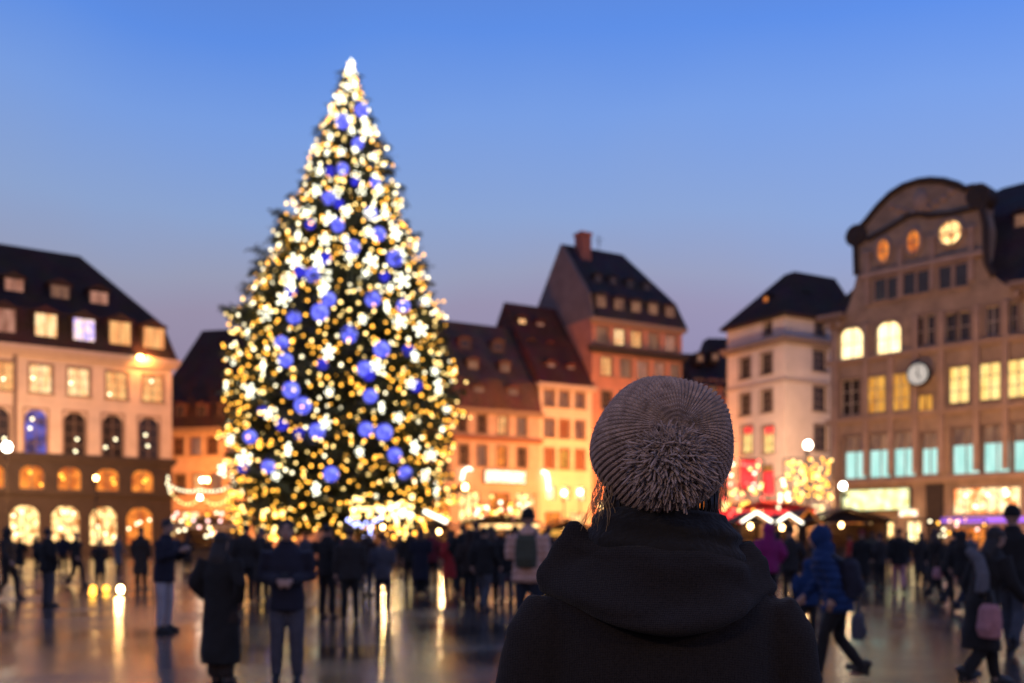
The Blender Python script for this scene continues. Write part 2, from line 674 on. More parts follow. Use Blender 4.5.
    def walls(s, mats, zsplit=0, gable=None, name='wall'):
        """four walls; the openings are cut through front and left"""
        mb = MB()
        for face in ('front', 'left'):
            T = s.T(face)
            Lf = s.L if face == 'front' else s.D
            ops = s.ops[face]
            us = sorted({0.0, Lf} | {max(0, min(Lf, v)) for o in ops for v in o[:2]})
            zs = sorted({0.0, s.H} | ({zsplit} if zsplit else set()) | {max(0, min(s.H, v)) for o in ops for v in o[2:]})
            mb.T = T
            for i in range(len(us) - 1):
                for j in range(len(zs) - 1):
                    cu, cz = (us[i] + us[i + 1]) / 2, (zs[j] + zs[j + 1]) / 2
                    if us[i + 1] - us[i] < 1e-5 or zs[j + 1] - zs[j] < 1e-5:
                        continue
                    if any(o[0] < cu < o[1] and o[2] < cz < o[3] for o in ops):
                        continue
                    mb.add([(us[i], 0, zs[j]), (us[i + 1], 0, zs[j]), (us[i + 1], 0, zs[j + 1]), (us[i], 0, zs[j + 1])],
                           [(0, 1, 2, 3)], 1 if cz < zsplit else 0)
            for (a, b, c, d) in ops:
                mi = 1 if (c + d) / 2 < zsplit else 0
                e = .4
                mb.add([(a, 0, c), (a, e, c), (a, e, d), (a, 0, d)], [(0, 1, 2, 3)], mi)
                mb.add([(b, 0, c), (b, e, c), (b, e, d), (b, 0, d)], [(3, 2, 1, 0)], mi)
                mb.add([(a, 0, d), (b, 0, d), (b, e, d), (a, e, d)], [(3, 2, 1, 0)], mi)
                mb.add([(a, 0, c), (b, 0, c), (b, e, c), (a, e, c)], [(0, 1, 2, 3)], mi)
            for (a, b, c, d) in s.sp[face]:     # rounded heads
                mi = 1 if (c + d) / 2 < zsplit else 0
                r = (b - a) / 2
                hgt = min(r, (d - c) * .4)
                cu = (a + b) / 2
                K = 8
                arc = [(cu - r * math.cos(math.pi * k / (2 * K)), d - hgt + hgt * math.sin(math.pi * k / (2 * K))) for k in range(K + 1)]
                mb.prism([(a, d)] + [(p[0], p[1] - .002) for p in arc], .006, .12, mi)
                arc2 = [(2 * cu - p[0], p[1] - .002) for p in arc]
                mb.prism([(b, d)] + arc2, .006, .12, mi)
        mb.T = None
        L_, D_, H_ = s.L, s.D, s.H
        mb.add([(L_, 0, 0), (L_, D_, 0), (L_, D_, H_), (L_, 0, H_)], [(0, 1, 2, 3)])
        mb.add([(L_, D_, 0), (0, D_, 0), (0, D_, H_), (L_, D_, H_)], [(0, 1, 2, 3)])
        if gable:
            mb.T = lambda u, q, z: (q, u, z)
            mb.prism(gable, .0, .35, 2 if len(mats) > 2 else 0)
        return mb.build(name, mats, s.root)

    def roof(s, levels, mat, name='roof'):
        """levels (z, front, back, left, right insets)"""
        mb = MB()
        vs_, fs_ = [], []
        for (z, f, b, l, r) in levels:
            vs_ += [(l, f, z), (s.L - r, f, z), (s.L - r, s.D - b, z), (l, s.D - b, z)]
        for i in range(len(levels) - 1):
            for k in range(4):
                k2 = (k + 1) % 4
                fs_.append((i * 4 + k, i * 4 + k2, i * 4 + 4 + k2, i * 4 + 4 + k))
        n = (len(levels) - 1) * 4
        fs_ += [(n, n + 1, n + 2, n + 3), (3, 2, 1, 0)]
        mb.add(vs_, fs_)
        return mb.build(name, mat, s.root)


def deg(a):
    return math.radians(a)


# --- A: big pale building on the left
dA = (11.09 / 13.67, 8 / 13.67)
aA = math.atan2(dA[1], dA[0])
A = Bld('corner_building', 'broad pale plastered building with arched shop fronts and dark mansard roof at left', 'building',
        (-30.05 - 24 * dA[0], 88 - 24 * dA[1]), aA, 24, 14, 17.3)
A.row('front', [-78, -36, 3, 41, 79, 117, 153], 79, 368, 396, 22, ['lit_pale', 'lit_warm', 'lit_warm', 'lit_pale', 'lit_pale', 'lit_warm', 'lit_warm'], cols=2, rows=3, lights=1, lmat='bulb_pale')
A.row('front', [-82, -40, -2, 36, 75, 113, 149], 75, 412, 456, 22, ['glass', 'lit_blue', 'glass', 'lit_blue', 'glass', 'glass', 'glass'], cols=2, rows=4, arch=True, lights=2, lmat='bulb_pale')
A.row('front', [-48, -8, 32, 70, 108, 143], 70, 467, 490, 24, ['lit_orange'], cols=2, rows=1, arch=True, sur=False, lights=2, lmat='bulb_amber')
A.row('front', [-62, -18, 25, 66, 104, 140], 66, 506, 545, 29, ['lit_shop', 'lit_shop', 'lit_shop', 'lit_shop', 'lit_shop', 'lit_orange'], cols=2, rows=2, arch=True, sur=False, lights=4, lmat='bulb_pale')
zA = A.hit('front', 75, 459)[1]
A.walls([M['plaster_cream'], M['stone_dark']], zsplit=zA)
A.band('front', 16.5, 17.3, .6, M['trim_light'])
A.band('front', zA - .25, zA + .35, .35, M['stone_dark'], 'string_course')
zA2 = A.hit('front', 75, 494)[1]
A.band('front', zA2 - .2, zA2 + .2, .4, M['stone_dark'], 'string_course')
A.roof([(17.302, -.45, -.45, -.4, -.4), (20.6, .9, .9, .6, .5), (27.15, 7, 6.9, 6, 6.1)], M['roof_dark'])
for p, y, mt in ((4, 321, 'lit_rose'), (46, 326, 'lit_pale'), (84, 331, 'lit_mix'), (120, 334, 'lit_warm'), (154, 340, 'lit_warm')):
    A.dormer(p, y, 19, 25, -.05, M['roof_dark'], M[mt], back=1.2)
for p, y, mt in ((14, 285, 'lit_rose'), (60, 292, 'lit_dim'), (99, 298, 'lit_rose')):
    A.dormer(p, y, 16, 13, 2.2, M['roof_dark'], M[mt], back=2.0)
mb = MB()
uA = A.hit('front', 15, 400)[0]
mb.tube([(uA, -.12, zA), (uA, -.12, 16.4)], .16)
mb.build('downpipe', M['wood_frame'], A.root)

# --- B: building behind, between the pale building and the tree
pB0, pB1 = (wx(150, 103), 103), (wx(345, 98), 98)
LB = math.dist(pB0, pB1)
B = Bld('town_house', 'orange lit house with dark mansard roof half hidden behind the left of the tree', 'building',
        pB0, math.atan2(pB1[1] - pB0[1], pB1[0] - pB0[0]), LB, 13, 12.9)
B.row('front', [163, 178, 195, 212, 232, 252, 272, 292, 312, 332], 195, 437, 455, 11, ['lit_dim', 'glass'], cols=2, rows=2, frame=M['shutter'])
B.row('front', [163, 180, 198, 216, 236, 256, 276, 296, 316, 336], 195, 474, 494, 11, ['lit_dim', 'glass', 'lit_warm'], cols=2, rows=2)
B.row('front', [166, 190, 214, 238, 264, 290, 316], 195, 512, 536, 17, ['lit_shop', 'lit_bright', 'lit_orange'], cols=2, rows=1, sur=False, lights=2)
B.walls([M['plaster_orange']])
B.band('front', 12.4, 12.9, .4, M['trim'])
B.roof([(12.902, -.4, -.4, -.3, -.3), (16.2, .9, .9, .3, .5), (24.3, 6.4, 6.4, 2.2, 3)], M['roof_dark'])
for p in (180, 202, 224, 246, 268):
    B.dormer(p, 413, 9, 15, .1, M['roof_brown'], M['glass'], back=1.2)

# --- C2, C, D, E: the terrace in the middle, all along one line
a30 = deg(30)
c30, s30 = math.cos(a30), math.sin(a30)
base = Vector((2.59, 92))
dirv = Vector((c30, s30))


def terrace(s0):
    p = base + dirv * s0
    return (p.x, p.y)


C2 = Bld('town_house', 'rosy low town house peeping out at the right edge of the tree', 'building', terrace(-19.01), a30, 10, 11, 12.6)
C2.row('front', [360, 376, 392, 408, 424, 440], 424, 418, 436, 9, ['glass', 'lit_dim'], cols=2, rows=2)
C2.row('front', [360, 376, 392, 408, 424, 440], 424, 446, 466, 9, ['lit_dim', 'glass'], cols=2, rows=2)
C2.row('front', [366, 392, 418, 443], 424, 496, 530, 14, ['lit_shop', 'lit_orange'], cols=2, rows=1, sur=False)
C2.walls([M['plaster_orange']])
C2.band('front', 12.1, 12.6, .35, M['trim'])
C2.roof([(12.602, -.35, -.35, 0, 0), (20.9, 5.4, 5.4, 0, 0)], M['roof_slate'])
mb = MB()
mb.box(5.2, 7.6, 4.6, 6.4, 18.5, 21.7)
mb.build('chimney_stack', M['plaster_grey'], C2.root)

C = Bld('town_house', 'low orange house with wide brown dormered roof and glowing white shop sign', 'building', terrace(-9), a30, 8.98, 11, 13.2)
C.row('front', [462, 482, 503, 522], 482, 414, 433, 9.5, ['glass', 'glass', 'lit_warm', 'lit_dim'], cols=2, rows=2)
C.row('front', [464, 482, 502, 522], 482, 445, 466, 9.5, ['glass', 'lit_dim', 'lit_orange', 'glass'], cols=2, rows=2)
C.row('front', [470, 500, 526], 482, 492, 534, 20, ['lit_shop', 'lit_orange', 'lit_shop'], cols=3, rows=1, sur=False, lights=3)
C.walls([M['plaster_orange']])
C.band('front', 12.75, 13.2, .35, M['trim'])
zC = C.hit('front', 482, 438)[1]
C.band('front', zC - .25, zC + .15, .3, M['shutter'], 'string_course')
C.roof([(13.202, -.4, -.4, 0, 0), (16.0, .55, .55, 0, 0), (22.0, 5.4, 5.4, 0, 0)], M['roof_brown'])
for p, y in ((479, 394), (513, 396)):
    C.dormer(p, y, 10, 14, .12, M['roof_brown'], M['lit_dim'], back=1.1)
for p, y in ((473, 365), (505, 368)):
    C.dormer(p, y, 9, 8, 1.3, M['roof_brown'], M['lit_dim'], back=1.6)
for p, y in ((465, 344), (498, 347)):
    C.dormer(p, y, 9, 8, 3.0, M['roof_brown'], M['glass'], back=1.6)
u, z, Y = C.hit('front', 504, 477)
mb = MB()
mb.box(u - 2.15, u + 2.15, -.25, -.02, z - .62, z + .62)
sg = mb.build('shop_sign', M['metal_dark'], C.root)
mb = MB()
mb.box(u - 2.05, u + 2.05, -.30, -.25, z - .52, z + .52)
mb.build('light_panel', M['lit_sign'], sg)
u, z, Y = C.hit('front', 465, 474)
mb = MB()
mb.tube([(u - .45, -.3, z - .55), (u - .3, -.3, z + .2), (u + .1, -.3, z + .5), (u + .5, -.3, z + .4)], .12)
mb.build('neon_tube', M['led_white'], C.root)

D = Bld('gabled_house', 'narrow cream house with steep red brown roof and three window columns', 'building', terrace(0), a30, 5.8, 13, 16.0)
for y0, y1, pn in ((391, 407, ['lit_dim']), (420, 438, ['lit_dim', 'shutter']), (449, 469, ['shutter', 'lit_gold', 'shutter'])):
    D.row('front', [549.5, 564.5, 580], 564, y0, y1, 9.5, pn, cols=2, rows=2, frame=M['shutter'])
D.row('front', [551, 566, 581], 564, 486, 500, 9, ['lit_bright', 'lit_shop'], cols=1, rows=1, sur=False)
D.row('front', [553, 578], 564, 512, 537, 16, ['lit_orange', 'lit_shop'], cols=2, rows=1, sur=False)
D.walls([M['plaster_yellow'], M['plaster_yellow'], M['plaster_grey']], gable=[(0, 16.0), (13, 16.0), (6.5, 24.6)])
D.band('front', 15.5, 16.0, .4, M['trim_light'])
D.roof([(16.002, -.4, -.4, -.12, -.0), (18.2, 1.2, 1.2, -.12, 0), (24.75, 6.45, 6.45, -.12, 0)], M['roof_red'])
for p, y, q, mt in ((522, 323, 4.6, 'lit_pale'), (540, 327, 4.6, 'lit_rose'), (531, 346, 3.0, 'lit_pale'), (550, 349, 3.0, 'lit_rose'),
                    (551, 368, .9, 'lit_rose'), (571, 371, .9, 'lit_rose')):
    D.dormer(p, y, 7.5, 8.5, q, M['roof_red'], M[mt], back=1.4, name='roof_light')
u, z, Y = D.hit('front', 544, 476)
mb = MB()
mb.tube([(u - .35, -.3, z + .35), (u + .05, -.3, z + .3), (u + .25, -.3, z - .3), (u + .3, -.3, z - 1.3)], [.14, .16, .16, .12])
mb.build('neon_tube', M['led_white'], D.root)

E = Bld('tall_gabled_house', 'tallest red house with grey windowless gable wall, mansard roof and brick chimney', 'building', terrace(5.82), a30, 11.0, 11, 22.7)
for pxs, ref, y0, y1, pn in (([603, 620, 637, 654, 671], 637, 331, 347, ['lit_dim', 'lit_pale', 'lit_warm', 'lit_dim', 'lit_rose']),
                             ([607, 626, 643, 660, 676], 643, 361, 379, ['lit_warm', 'lit_dim', 'lit_rose', 'lit_rose', 'lit_dim']),
                             ([607, 626, 643, 660, 676], 643, 394, 412, ['glass', 'lit_warm', 'lit_dim']),
                             ([607, 626, 643, 660, 676], 643, 427, 445, ['lit_warm', 'glass', 'lit_dim']),
                             ([607, 626, 643, 660, 676], 643, 460, 478, ['glass', 'lit_dim', 'lit_warm'])):
    E.row('front', pxs, ref, y0, y1, 10.5, pn, cols=2, rows=3)
E.row('front', [610, 640, 670], 643, 502, 536, 22, ['lit_shop', 'lit_orange'], cols=3, rows=1, sur=False)
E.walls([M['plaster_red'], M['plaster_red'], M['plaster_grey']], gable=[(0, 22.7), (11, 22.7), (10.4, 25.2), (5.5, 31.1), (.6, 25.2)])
E.band('front', 22.2, 22.7, .4, M['trim'])
zE = E.hit('front', 637, 354)[1]
E.band('front', zE - .3, zE + .3, .5, M['stone_dark'], 'balcony')
E.roof([(22.702, -.4, -.4, .36, -.4), (25.3, .5, .5, .36, .4), (31.1, 5.45, 5.45, .36, 3.4)], M['roof_slate'])
for p, y in ((601, 303), (619, 306), (636, 309), (653, 311), (670, 314)):
    E.dormer(p, y, 10, 14, .0, M['roof_slate'], M['lit_dim'], back=1.1)
for p, y in ((598, 279), (613, 281), (630, 284), (647, 287)):
    E.dormer(p, y, 6, 6, 1.6, M['roof_slate'], M['glass'], back=1.4, name='roof_light')
u, z, Y = E.hit('front', 583, 236, 4.6)
mb = MB()
mb.box(u - .6, u + .6, 4.0, 5.2, 27.5, z)
mb.box(u - .7, u + .7, 3.9, 5.3, z, z + .25)
mb.build('chimney', surf('brick_chimney', (.30, .11, .08), .9, .2, 4, .3), E.root)
mb = MB()
u2 = E.hit('front', 600, 244, 5)[0]
mb.tube([(u2, 5.2, 30.2), (u2, 5.2, 32.6)], .04, 6)
mb.tube([(u2 - .5, 5.2, 32.2), (u2 + .5, 5.2, 32.2)], .03, 6)
mb.tube([(u2 - .35, 5.2, 31.8), (u2 + .35, 5.2, 31.8)], .03, 6)
mb.build('aerial', M['metal_dark'], E.root)

# --- F: dark low houses between the red house and the white one
Fb = Bld('town_house', 'low dark red house filling the gap between the red and white houses', 'building', (wx(692, 104), 104), deg(12), 6.4, 11, 17.6)
Fb.row('front', [699, 713, 727, 741], 713, 380, 396, 8, ['glass', 'lit_dim'], cols=2, rows=2)
Fb.row('front', [699, 713, 727, 741], 713, 408, 424, 8, ['lit_dim', 'glass'], cols=2, rows=2)
Fb.row('front', [699, 713, 727, 741], 713, 436, 452, 8, ['glass', 'lit_warm'], cols=2, rows=2)
Fb.row('front', [704, 730], 713, 500, 534, 14, ['lit_orange', 'lit_shop'], cols=2, rows=1, sur=False)
Fb.walls([M['plaster_red']])
Fb.roof([(17.602, -.35, -.35, 0, 0), (21.6, 3.5, 3.5, 0, 0)], M['roof_slate'])
for p, y in ((700, 358), (715, 357)):
    Fb.dormer(p, y, 6, 7, 1.0, M['roof_slate'], M['lit_dim'], back=1.4, name='roof_light')
F2 = Bld('town_house', 'dark roofed house rising behind the left side of the white house', 'building', (wx(709, 114), 114), deg(5), 8, 10, 20.5)
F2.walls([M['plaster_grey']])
F2.roof([(20.502, -.3, -.3, 0, 0), (25.4, 4, 4, 1.0, 0)], M['roof_dark'])

# --- G: white corner house
aG = deg(29)
G = Bld('white_corner_house', 'white plastered corner house with dark hipped roof and red lit windows', 'building', (23.3, 85), aG, 8.6, 7.3, 20.6)
G.row('left', [745, 766.5], 766, 353, 374, 11, ['glass'], cols=2, rows=3, frame=M['wood_frame'])
G.row('left', [745, 766.5], 766, 390, 412, 11, ['glass'], cols=2, rows=3)
zt = G.hit('left', 766, 426)[1]
for p in (747, 768):
    u, z1, Y = G.hit('left', p, 426)
    _, z0, _ = G.hit('left', p, 453)
    G.window('left', u, z0, z1, 1.35, M['lit_yellow'], cols=2, rows=3, split=(.72, M['lit_red']))
G.row('left', [744, 766], 766, 466, 488, 12, ['lit_yellow', 'lit_gold'], cols=2, rows=2)
G.row('left', [743, 765], 766, 505, 537, 13, ['lit_shop', 'lit_orange'], cols=2, rows=1, sur=False)
G.row('left', [768], 766, 322, 335, 7, ['glass'], cols=2, rows=2)
G.row('front', [820], 820, 350, 371, 13, ['glass'], cols=2, rows=3)
G.row('front', [820], 820, 386, 411, 13, ['glass'], cols=2, rows=3)
G.row('front', [821], 820, 425, 451, 13, ['glass'], cols=2, rows=3)
G.row('front', [820], 820, 321, 335, 10, ['glass'], cols=2, rows=2)
G.row('front', [800, 820], 820, 504, 537, 14, ['lit_shop', 'lit_bright'], cols=2, rows=1, sur=False)
G.walls([M['plaster_white']])
zG = G.hit('left', 785, 339)[1]
for fc in ('front', 'left'):
    G.band(fc, zG - .3, zG + .25, .5, M['trim'])
    G.band(fc, G.hit('left', 785, 379)[1] - .2, G.hit('left', 785, 379)[1] + .1, .12, M['trim_light'], 'string_course')
G.roof([(20.602, -.5, -.5, -.5, -.5), (20.85, -.5, -.5, -.5, -.5), (25.6, 2.9, 3.2, 4.0, -.5)], M['roof_dark'])
for face, px, py in (('front', 805, 298), ('left', 766, 300)):
    u, z, Y = G.hit(face, px, py, 1.0)
    G.dormer(px, py, 6, 7, 1.3, M['roof_dark'], M['lit_orange'], face=face, back=1.3, name='roof_light')

# --- H: clock building on the right
aH = deg(-46.6)
H = Bld('clock_building', 'brown stone department store with curved gable, round windows and white clock', 'building', (22.4, 70), aH, 24, 14, 17.2)
fw = dict(frame=M['trim'], sur=True)
for pxs, ref, y0, y1, wp in (([855, 879.5, 904], 879, 433, 478, 23), ([929], 929, 432, 475, 17), ([965, 996, 1026, 1058, 1092, 1128], 996, 424, 473, 28)):
    for p in pxs:
        u, z1, Y = H.hit('front', ref, y0)
        _, z0, _ = H.hit('front', ref, y1)
        wd = abs(H.hit('front', p + wp / 2, y0)[0] - H.hit('front', p - wp / 2, y0)[0])
        H.window('front', H.hit('front', p, y0)[0], z0, z1, wd, M['lit_aqua'], frame=M['trim'], cols=2, rows=1, split=(.62, M['lit_dim']))
H.row('front', [850, 875, 899], 875, 376, 413, 20, ['glass', 'lit_gold', 'lit_gold'], cols=2, rows=3, frame=M['white_frame'])
H.row('front', [924.5], 924, 394, 411, 16, ['lit_gold'], cols=2, rows=1, frame=M['trim'])
H.row('front', [958, 989, 1017, 1050, 1085], 989, 362, 400, 22, ['lit_yellow', 'lit_yellow', 'lit_yellow', 'glass'], cols=2, rows=3, frame=M['trim'])
H.row('front', [851, 888], 888, 321, 355, 25, ['lit_bright'], cols=2, rows=2, arch=True, frame=M['white_frame'])
H.row('front', [918, 930], 924, 315, 346, 9, ['glass'], cols=1, rows=2, frame=M['white_frame'])
H.row('front', [950, 964], 957, 312, 341, 12, ['glass'], cols=1, rows=2, frame=M['white_frame'])
H.row('front', [992, 1010, 1028, 1060, 1080], 996, 305, 335, 14, ['glass', 'glass', 'lit_dim'], cols=2, rows=2, frame=M['white_frame'])
# shop fronts at street level
H.row('front', [850, 880], 880, 518, 545, 26, ['lit_orange', 'lit_shop'], cols=3, rows=1, sur=False)
H.row('front', [913], 913, 521, 546, 15, ['lit_bright'], cols=1, rows=2, sur=False, lights=2)
H.row('front', [985, 1075], 985, 487, 514, 68, ['lit_glitter'], cols=6, rows=1, sur=False, lights=6, lmat='bulb_pale')
H.row('front', [985, 1075], 985, 527, 550, 66, ['lit_orange', 'lit_shop'], cols=5, rows=1, sur=False, lights=4, lmat='bulb_pink')
H.walls([M['stone_brown']])
uL, uR = H.hit('front', 846, 312)[0], H.hit('front', 1012, 296)[0]
H.band('front', 16.6, 17.2, .7, M['trim'], u0=-.7, u1=uL)
H.band('front', 16.6, 17.2, .7, M['trim'], u0=uR, u1=24.0)
for py, nm in ((420, 'string_course'), (360, 'string_course'), (483, 'string_course')):
    z = H.hit('front', 860, py)[1]
    H.band('front', z - .18, z + .18, .28, M['stone_light'], nm)
for p in (836, 866.5, 891.5, 916, 942, 977, 1006, 1040):
    u = H.hit('front', p, 400)[0]
    mb = MB()
    z0 = H.hit('front', 860, 482)[1] + .4
    mb.box(u - .18, u + .18, -.2, -.005, z0, 16.2 if p != 891.5 else H.hit('front', 860, 360)[1] - .2)
    mb.build('pilaster', M['stone_light'], H.root)
u = H.hit('front', 936, 480)[0]
mb = MB()
mb.box(u - .5, u + .5, -.35, -.01, 0, H.hit('front', 860, 483)[1] - .3)
mb.build('pillar', M['stone_dark'], H.root)
mb = MB()
k = 0.0
while k < 23.6:             # dentils under the main cornice
    if k < uL - .4 or k > uR + .1:
        mb.box(k, k + .28, -.5, -.002, 16.25, 16.598)
    k += .62
mb.build('dentils', M['stone_light'], H.root)
# curved gable
gp = [(846, 312), (852, 296), (857, 275), (856, 243), (853, 238), (857, 231), (866, 222), (878, 207), (891, 194), (904, 186), (918, 181.5), (930, 180), (944, 181),
      (958, 185), (965, 189), (973, 187), (980, 191), (984, 200), (983, 212), (986, 225), (987, 262), (994, 276), (1005, 288), (1012, 296)]
poly = []
for p in gp:
    u, z, Y = H.hit('front', p[0], p[1])
    poly.append((u, max(z, 17.205)))
poly = [(poly[0][0], 17.205)] + poly[1:-1] + [(poly[-1][0], 17.205)]
mb = MB()
mb.prism(poly, -.02, 1.6)
gb = mb.build('gable', M['stone_brown'], H.root)
mb = MB()   # moulding along its edge
mb.tube([(p[0], -.08, p[1]) for p in poly[2:-2]], .22, 8)
mb.build('moulding', M['stone_dark'], gb)
mb = MB()
l1, l2 = H.hit('front', 862, 279), H.hit('front', 984, 251)
zc = (l1[1] + l2[1]) / 2
mb.box(l1[0], l2[0], -.3, -.022, zc - .18, zc + .18)
mb.build('ledge', M['stone_light'], gb)
mb = MB()
pts = [H.hit('front', x, y) for x, y in ((868, 240), (890, 228), (908, 217), (918, 214), (930, 216), (950, 214), (978, 208))]
mb.tube([(p[0], -.1, p[1]) for p in pts], .16, 8)
mb.build('hood_moulding', M['stone_dark'], gb)
for p_, q_ in ((868, 272), (901, 264), (933, 256), (972, 247)):   # pilaster strips of the gable
    a_, b_ = H.hit('front', p_, q_ + 34), H.hit('front', p_, q_ - 16)
    mb = MB()
    mb.box(a_[0] - .16, a_[0] + .16, -.2, -.022, max(17.25, a_[1]), b_[1])
    mb.box(a_[0] - .26, a_[0] + .26, -.26, -.022, b_[1] + .002, b_[1] + .25)
    mb.build('pilaster', M['stone_light'], gb)
a_ = H.hit('front', 921, 201)                                        # carved relief in the round head of the gable
mb = MB()
mb.ell((a_[0], -.05, a_[1]), .55, .22, .75, 14, 10)
for k in range(9):
    t = -1 + 2 * k / 8
    mb.ell((a_[0] + 2.0 * t, -.04, a_[1] - .25 - .5 * (1 - t * t) + .35 * abs(t)), .24, .16, .2, 10, 8)
mb.build('carved_relief', M['stone_light'], gb, True)
for p_, q_ in ((857, 236), (979, 196)):                            # scrolls at the shoulders
    a_ = H.hit('front', p_, q_)
    mb = MB()
    mb.tube([(a_[0], -.25, a_[1]), (a_[0], 1.2, a_[1])], .75, 20)
    mb.tube([(a_[0], -.32, a_[1]), (a_[0], -.26, a_[1])], .35, 16)
    mb.build('scroll', M['stone_dark'], gb)
for px, py, rxp, ryp, mt in ((884, 251, 7, 12, 'lit_orange'), (914, 242, 7.5, 12, 'lit_orange'), (951, 233, 13, 12.5, 'lit_shop')):
    u, z, Y = H.hit('front', px, py)
    ru, rz = rxp * Y / F * .86, ryp * Y / F * .94
    ring = [(u + (ru + .1) * math.cos(t * math.pi / 12), -.1, z + (rz + .1) * math.sin(t * math.pi / 12)) for t in range(25)]
    mb = MB()
    mb.tube(ring, .14, 8)
    mb.tube([(u, -.1, z - rz), (u, -.1, z + rz)], .05, 6)
    mb.tube([(u - ru, -.1, z), (u + ru, -.1, z)], .05, 6)
    wo = mb.build('round_window', M['stone_light'], H.root)
    mb = MB()
    mb.prism([(u + ru * math.cos(t * math.pi / 12), z + rz * math.sin(t * math.pi / 12)) for t in range(24)], -.06, -.022)
    mb.build('pane', M[mt], wo)
for px, py in ((881, 290), (894, 289), (910, 284), (924, 282), (946, 278), (962, 276)):
    u, z, Y = H.hit('front', px, py)
    z = max(z, 18.3)
    wd, h = .78, .72
    mb = MB()
    mb.box(u - wd / 2 - .1, u - wd / 2, -.14, -.022, z - h, z + h)
    mb.box(u + wd / 2, u + wd / 2 + .1, -.14, -.022, z - h, z + h)
    mb.box(u - wd / 2 - .1, u + wd / 2 + .1, -.14, -.022, z + h, z + h + .12)
    mb.box(u - wd / 2 - .15, u + wd / 2 + .15, -.2, -.022, z - h - .12, z - h)
    wo = mb.build('window', M['stone_light'], H.root)
    mb = MB()
    mb.box(u - wd / 2, u + wd / 2, -.05, -.022, z - h, z + h)
    mb.build('pane', M['glass'], wo)
H.roof([(17.202, .03, -.6, -.4, -.4), (17.4, .1, -.6, -.4, -.4), (22.3, 2.4, 2.4, 4.5, 2), (25.6, 7, 6.9, 9.0, 8)], M['roof_slate'])
H.dormer(1021, 222, 11, 16, 1.9, M['roof_dark'], M['lit_dim'], back=2)
# clock
u, z, Y = H.hit('front', 917.5, 374, -.78)
rc = 10.3 * Y / F
mb = MB()
mb.T = None
circ = lambda r, n=32: [(u + r * math.cos(2 * math.pi * k / n), z + r * math.sin(2 * math.pi * k / n)) for k in range(n)]
mb.prism(circ(rc + .12), -.75, -.4)
mb.box(u - .1, u + .1, -.4, .0, z + .2, z + .4)
mb.box(u - .1, u + .1, -.4, .0, z - .4, z - .2)
ck = mb.build('clock', M['metal_dark'], H.root)
mb = MB()
mb.prism(circ(rc), -.78, -.752)
mb.build('dial', emit('clock_dial', (1.0, .86, .76), .62), ck)
mb = MB()
for k in range(12):
    t = 2 * math.pi * k / 12
    x, zz = math.sin(t), math.cos(t)
    mb.tube([(u + x * rc * .78, -.79, z + zz * rc * .78), (u + x * rc * .93, -.79, z + zz * rc * .93)], .022 if k % 3 else .04, 6)
mb.build('hour_marks', M['metal_dark'], ck)
for nm, t, ln, r0 in (('minute_hand', 0.05, .82, .035), ('hour_hand', R(150), .55, .05)):
    mb = MB()
    x, zz = math.sin(t), math.cos(t)
    mb.tube([(u - x * rc * .15, -.805, z - zz * rc * .15), (u + x * rc * ln, -.805, z + zz * rc * ln)], r0, 6)
    mb.build(nm, M['metal_dark'], ck)
# lit fascia signs on the clock building
u, z, Y = H.hit('front', 878, 500)
mb = MB()
mb.box(u - 2.45, u + 2.45, -.5, -.3, z - .75, z + .75)
sg = mb.build('shop_sign', M['metal_dark'], H.root)
mb = MB()
mb.box(u - 2.38, u + 2.38, -.54, -.5, z - .68, z + .68)
mb.build('light_panel', M['lit_signgreen'], sg)
u, z, Y = H.hit('front', 911, 513)
mb = MB()
mb.box(u - .55, u + .55, -.5, -.3, z - .2, z + .2)
mb.build('shop_sign', M['lit_sign'], H.root)
u, z, Y = H.hit('front', 985, 520)
mb = MB()
mb.box(u - 2.6, u + 3.6, -.4, -.3, z - .15, z + .15)
mb.build('light_strip', M['lit_purple'], H.root)

# ------------------------------------------------------------------ the Christmas tree
TD = 59.0
TX = wx(340, TD)
TY = TD
PROF = [(62, 1.5), (80, 6), (97, 14), (131, 28), (165, 38), (207, 52), (241, 67), (276, 79), (326, 97), (367, 105), (400, 107), (440, 106), (480, 103), (512, 101), (528, 92)]
PZ = np.array([wz(p, TD) for p, r in PROF][::-1])
PR = np.array([r * TD / F for p, r in PROF][::-1])


def tree_r(z):
    return float(np.interp(z, PZ, PR))


def tree_axis(z):
    return TX + np.interp(z, [3, 30], [-.12, .66])


Z0, Z1 = float(PZ[0]), float(PZ[-1])
tree = thing('christmas_tree', 'giant dark green Christmas fir covered in lights in the middle of the square', 'tree', (TX, TY, 0))
mb = MB()
mb.tube([(0, 0, 0), (0, 0, 3), (.1, 0, 12), (.4, 0, 22), (.62, 0, Z1 - .3)], [.42, .38, .27, .14, .03], 12)
mb.build('trunk', M['bark'], tree, True)


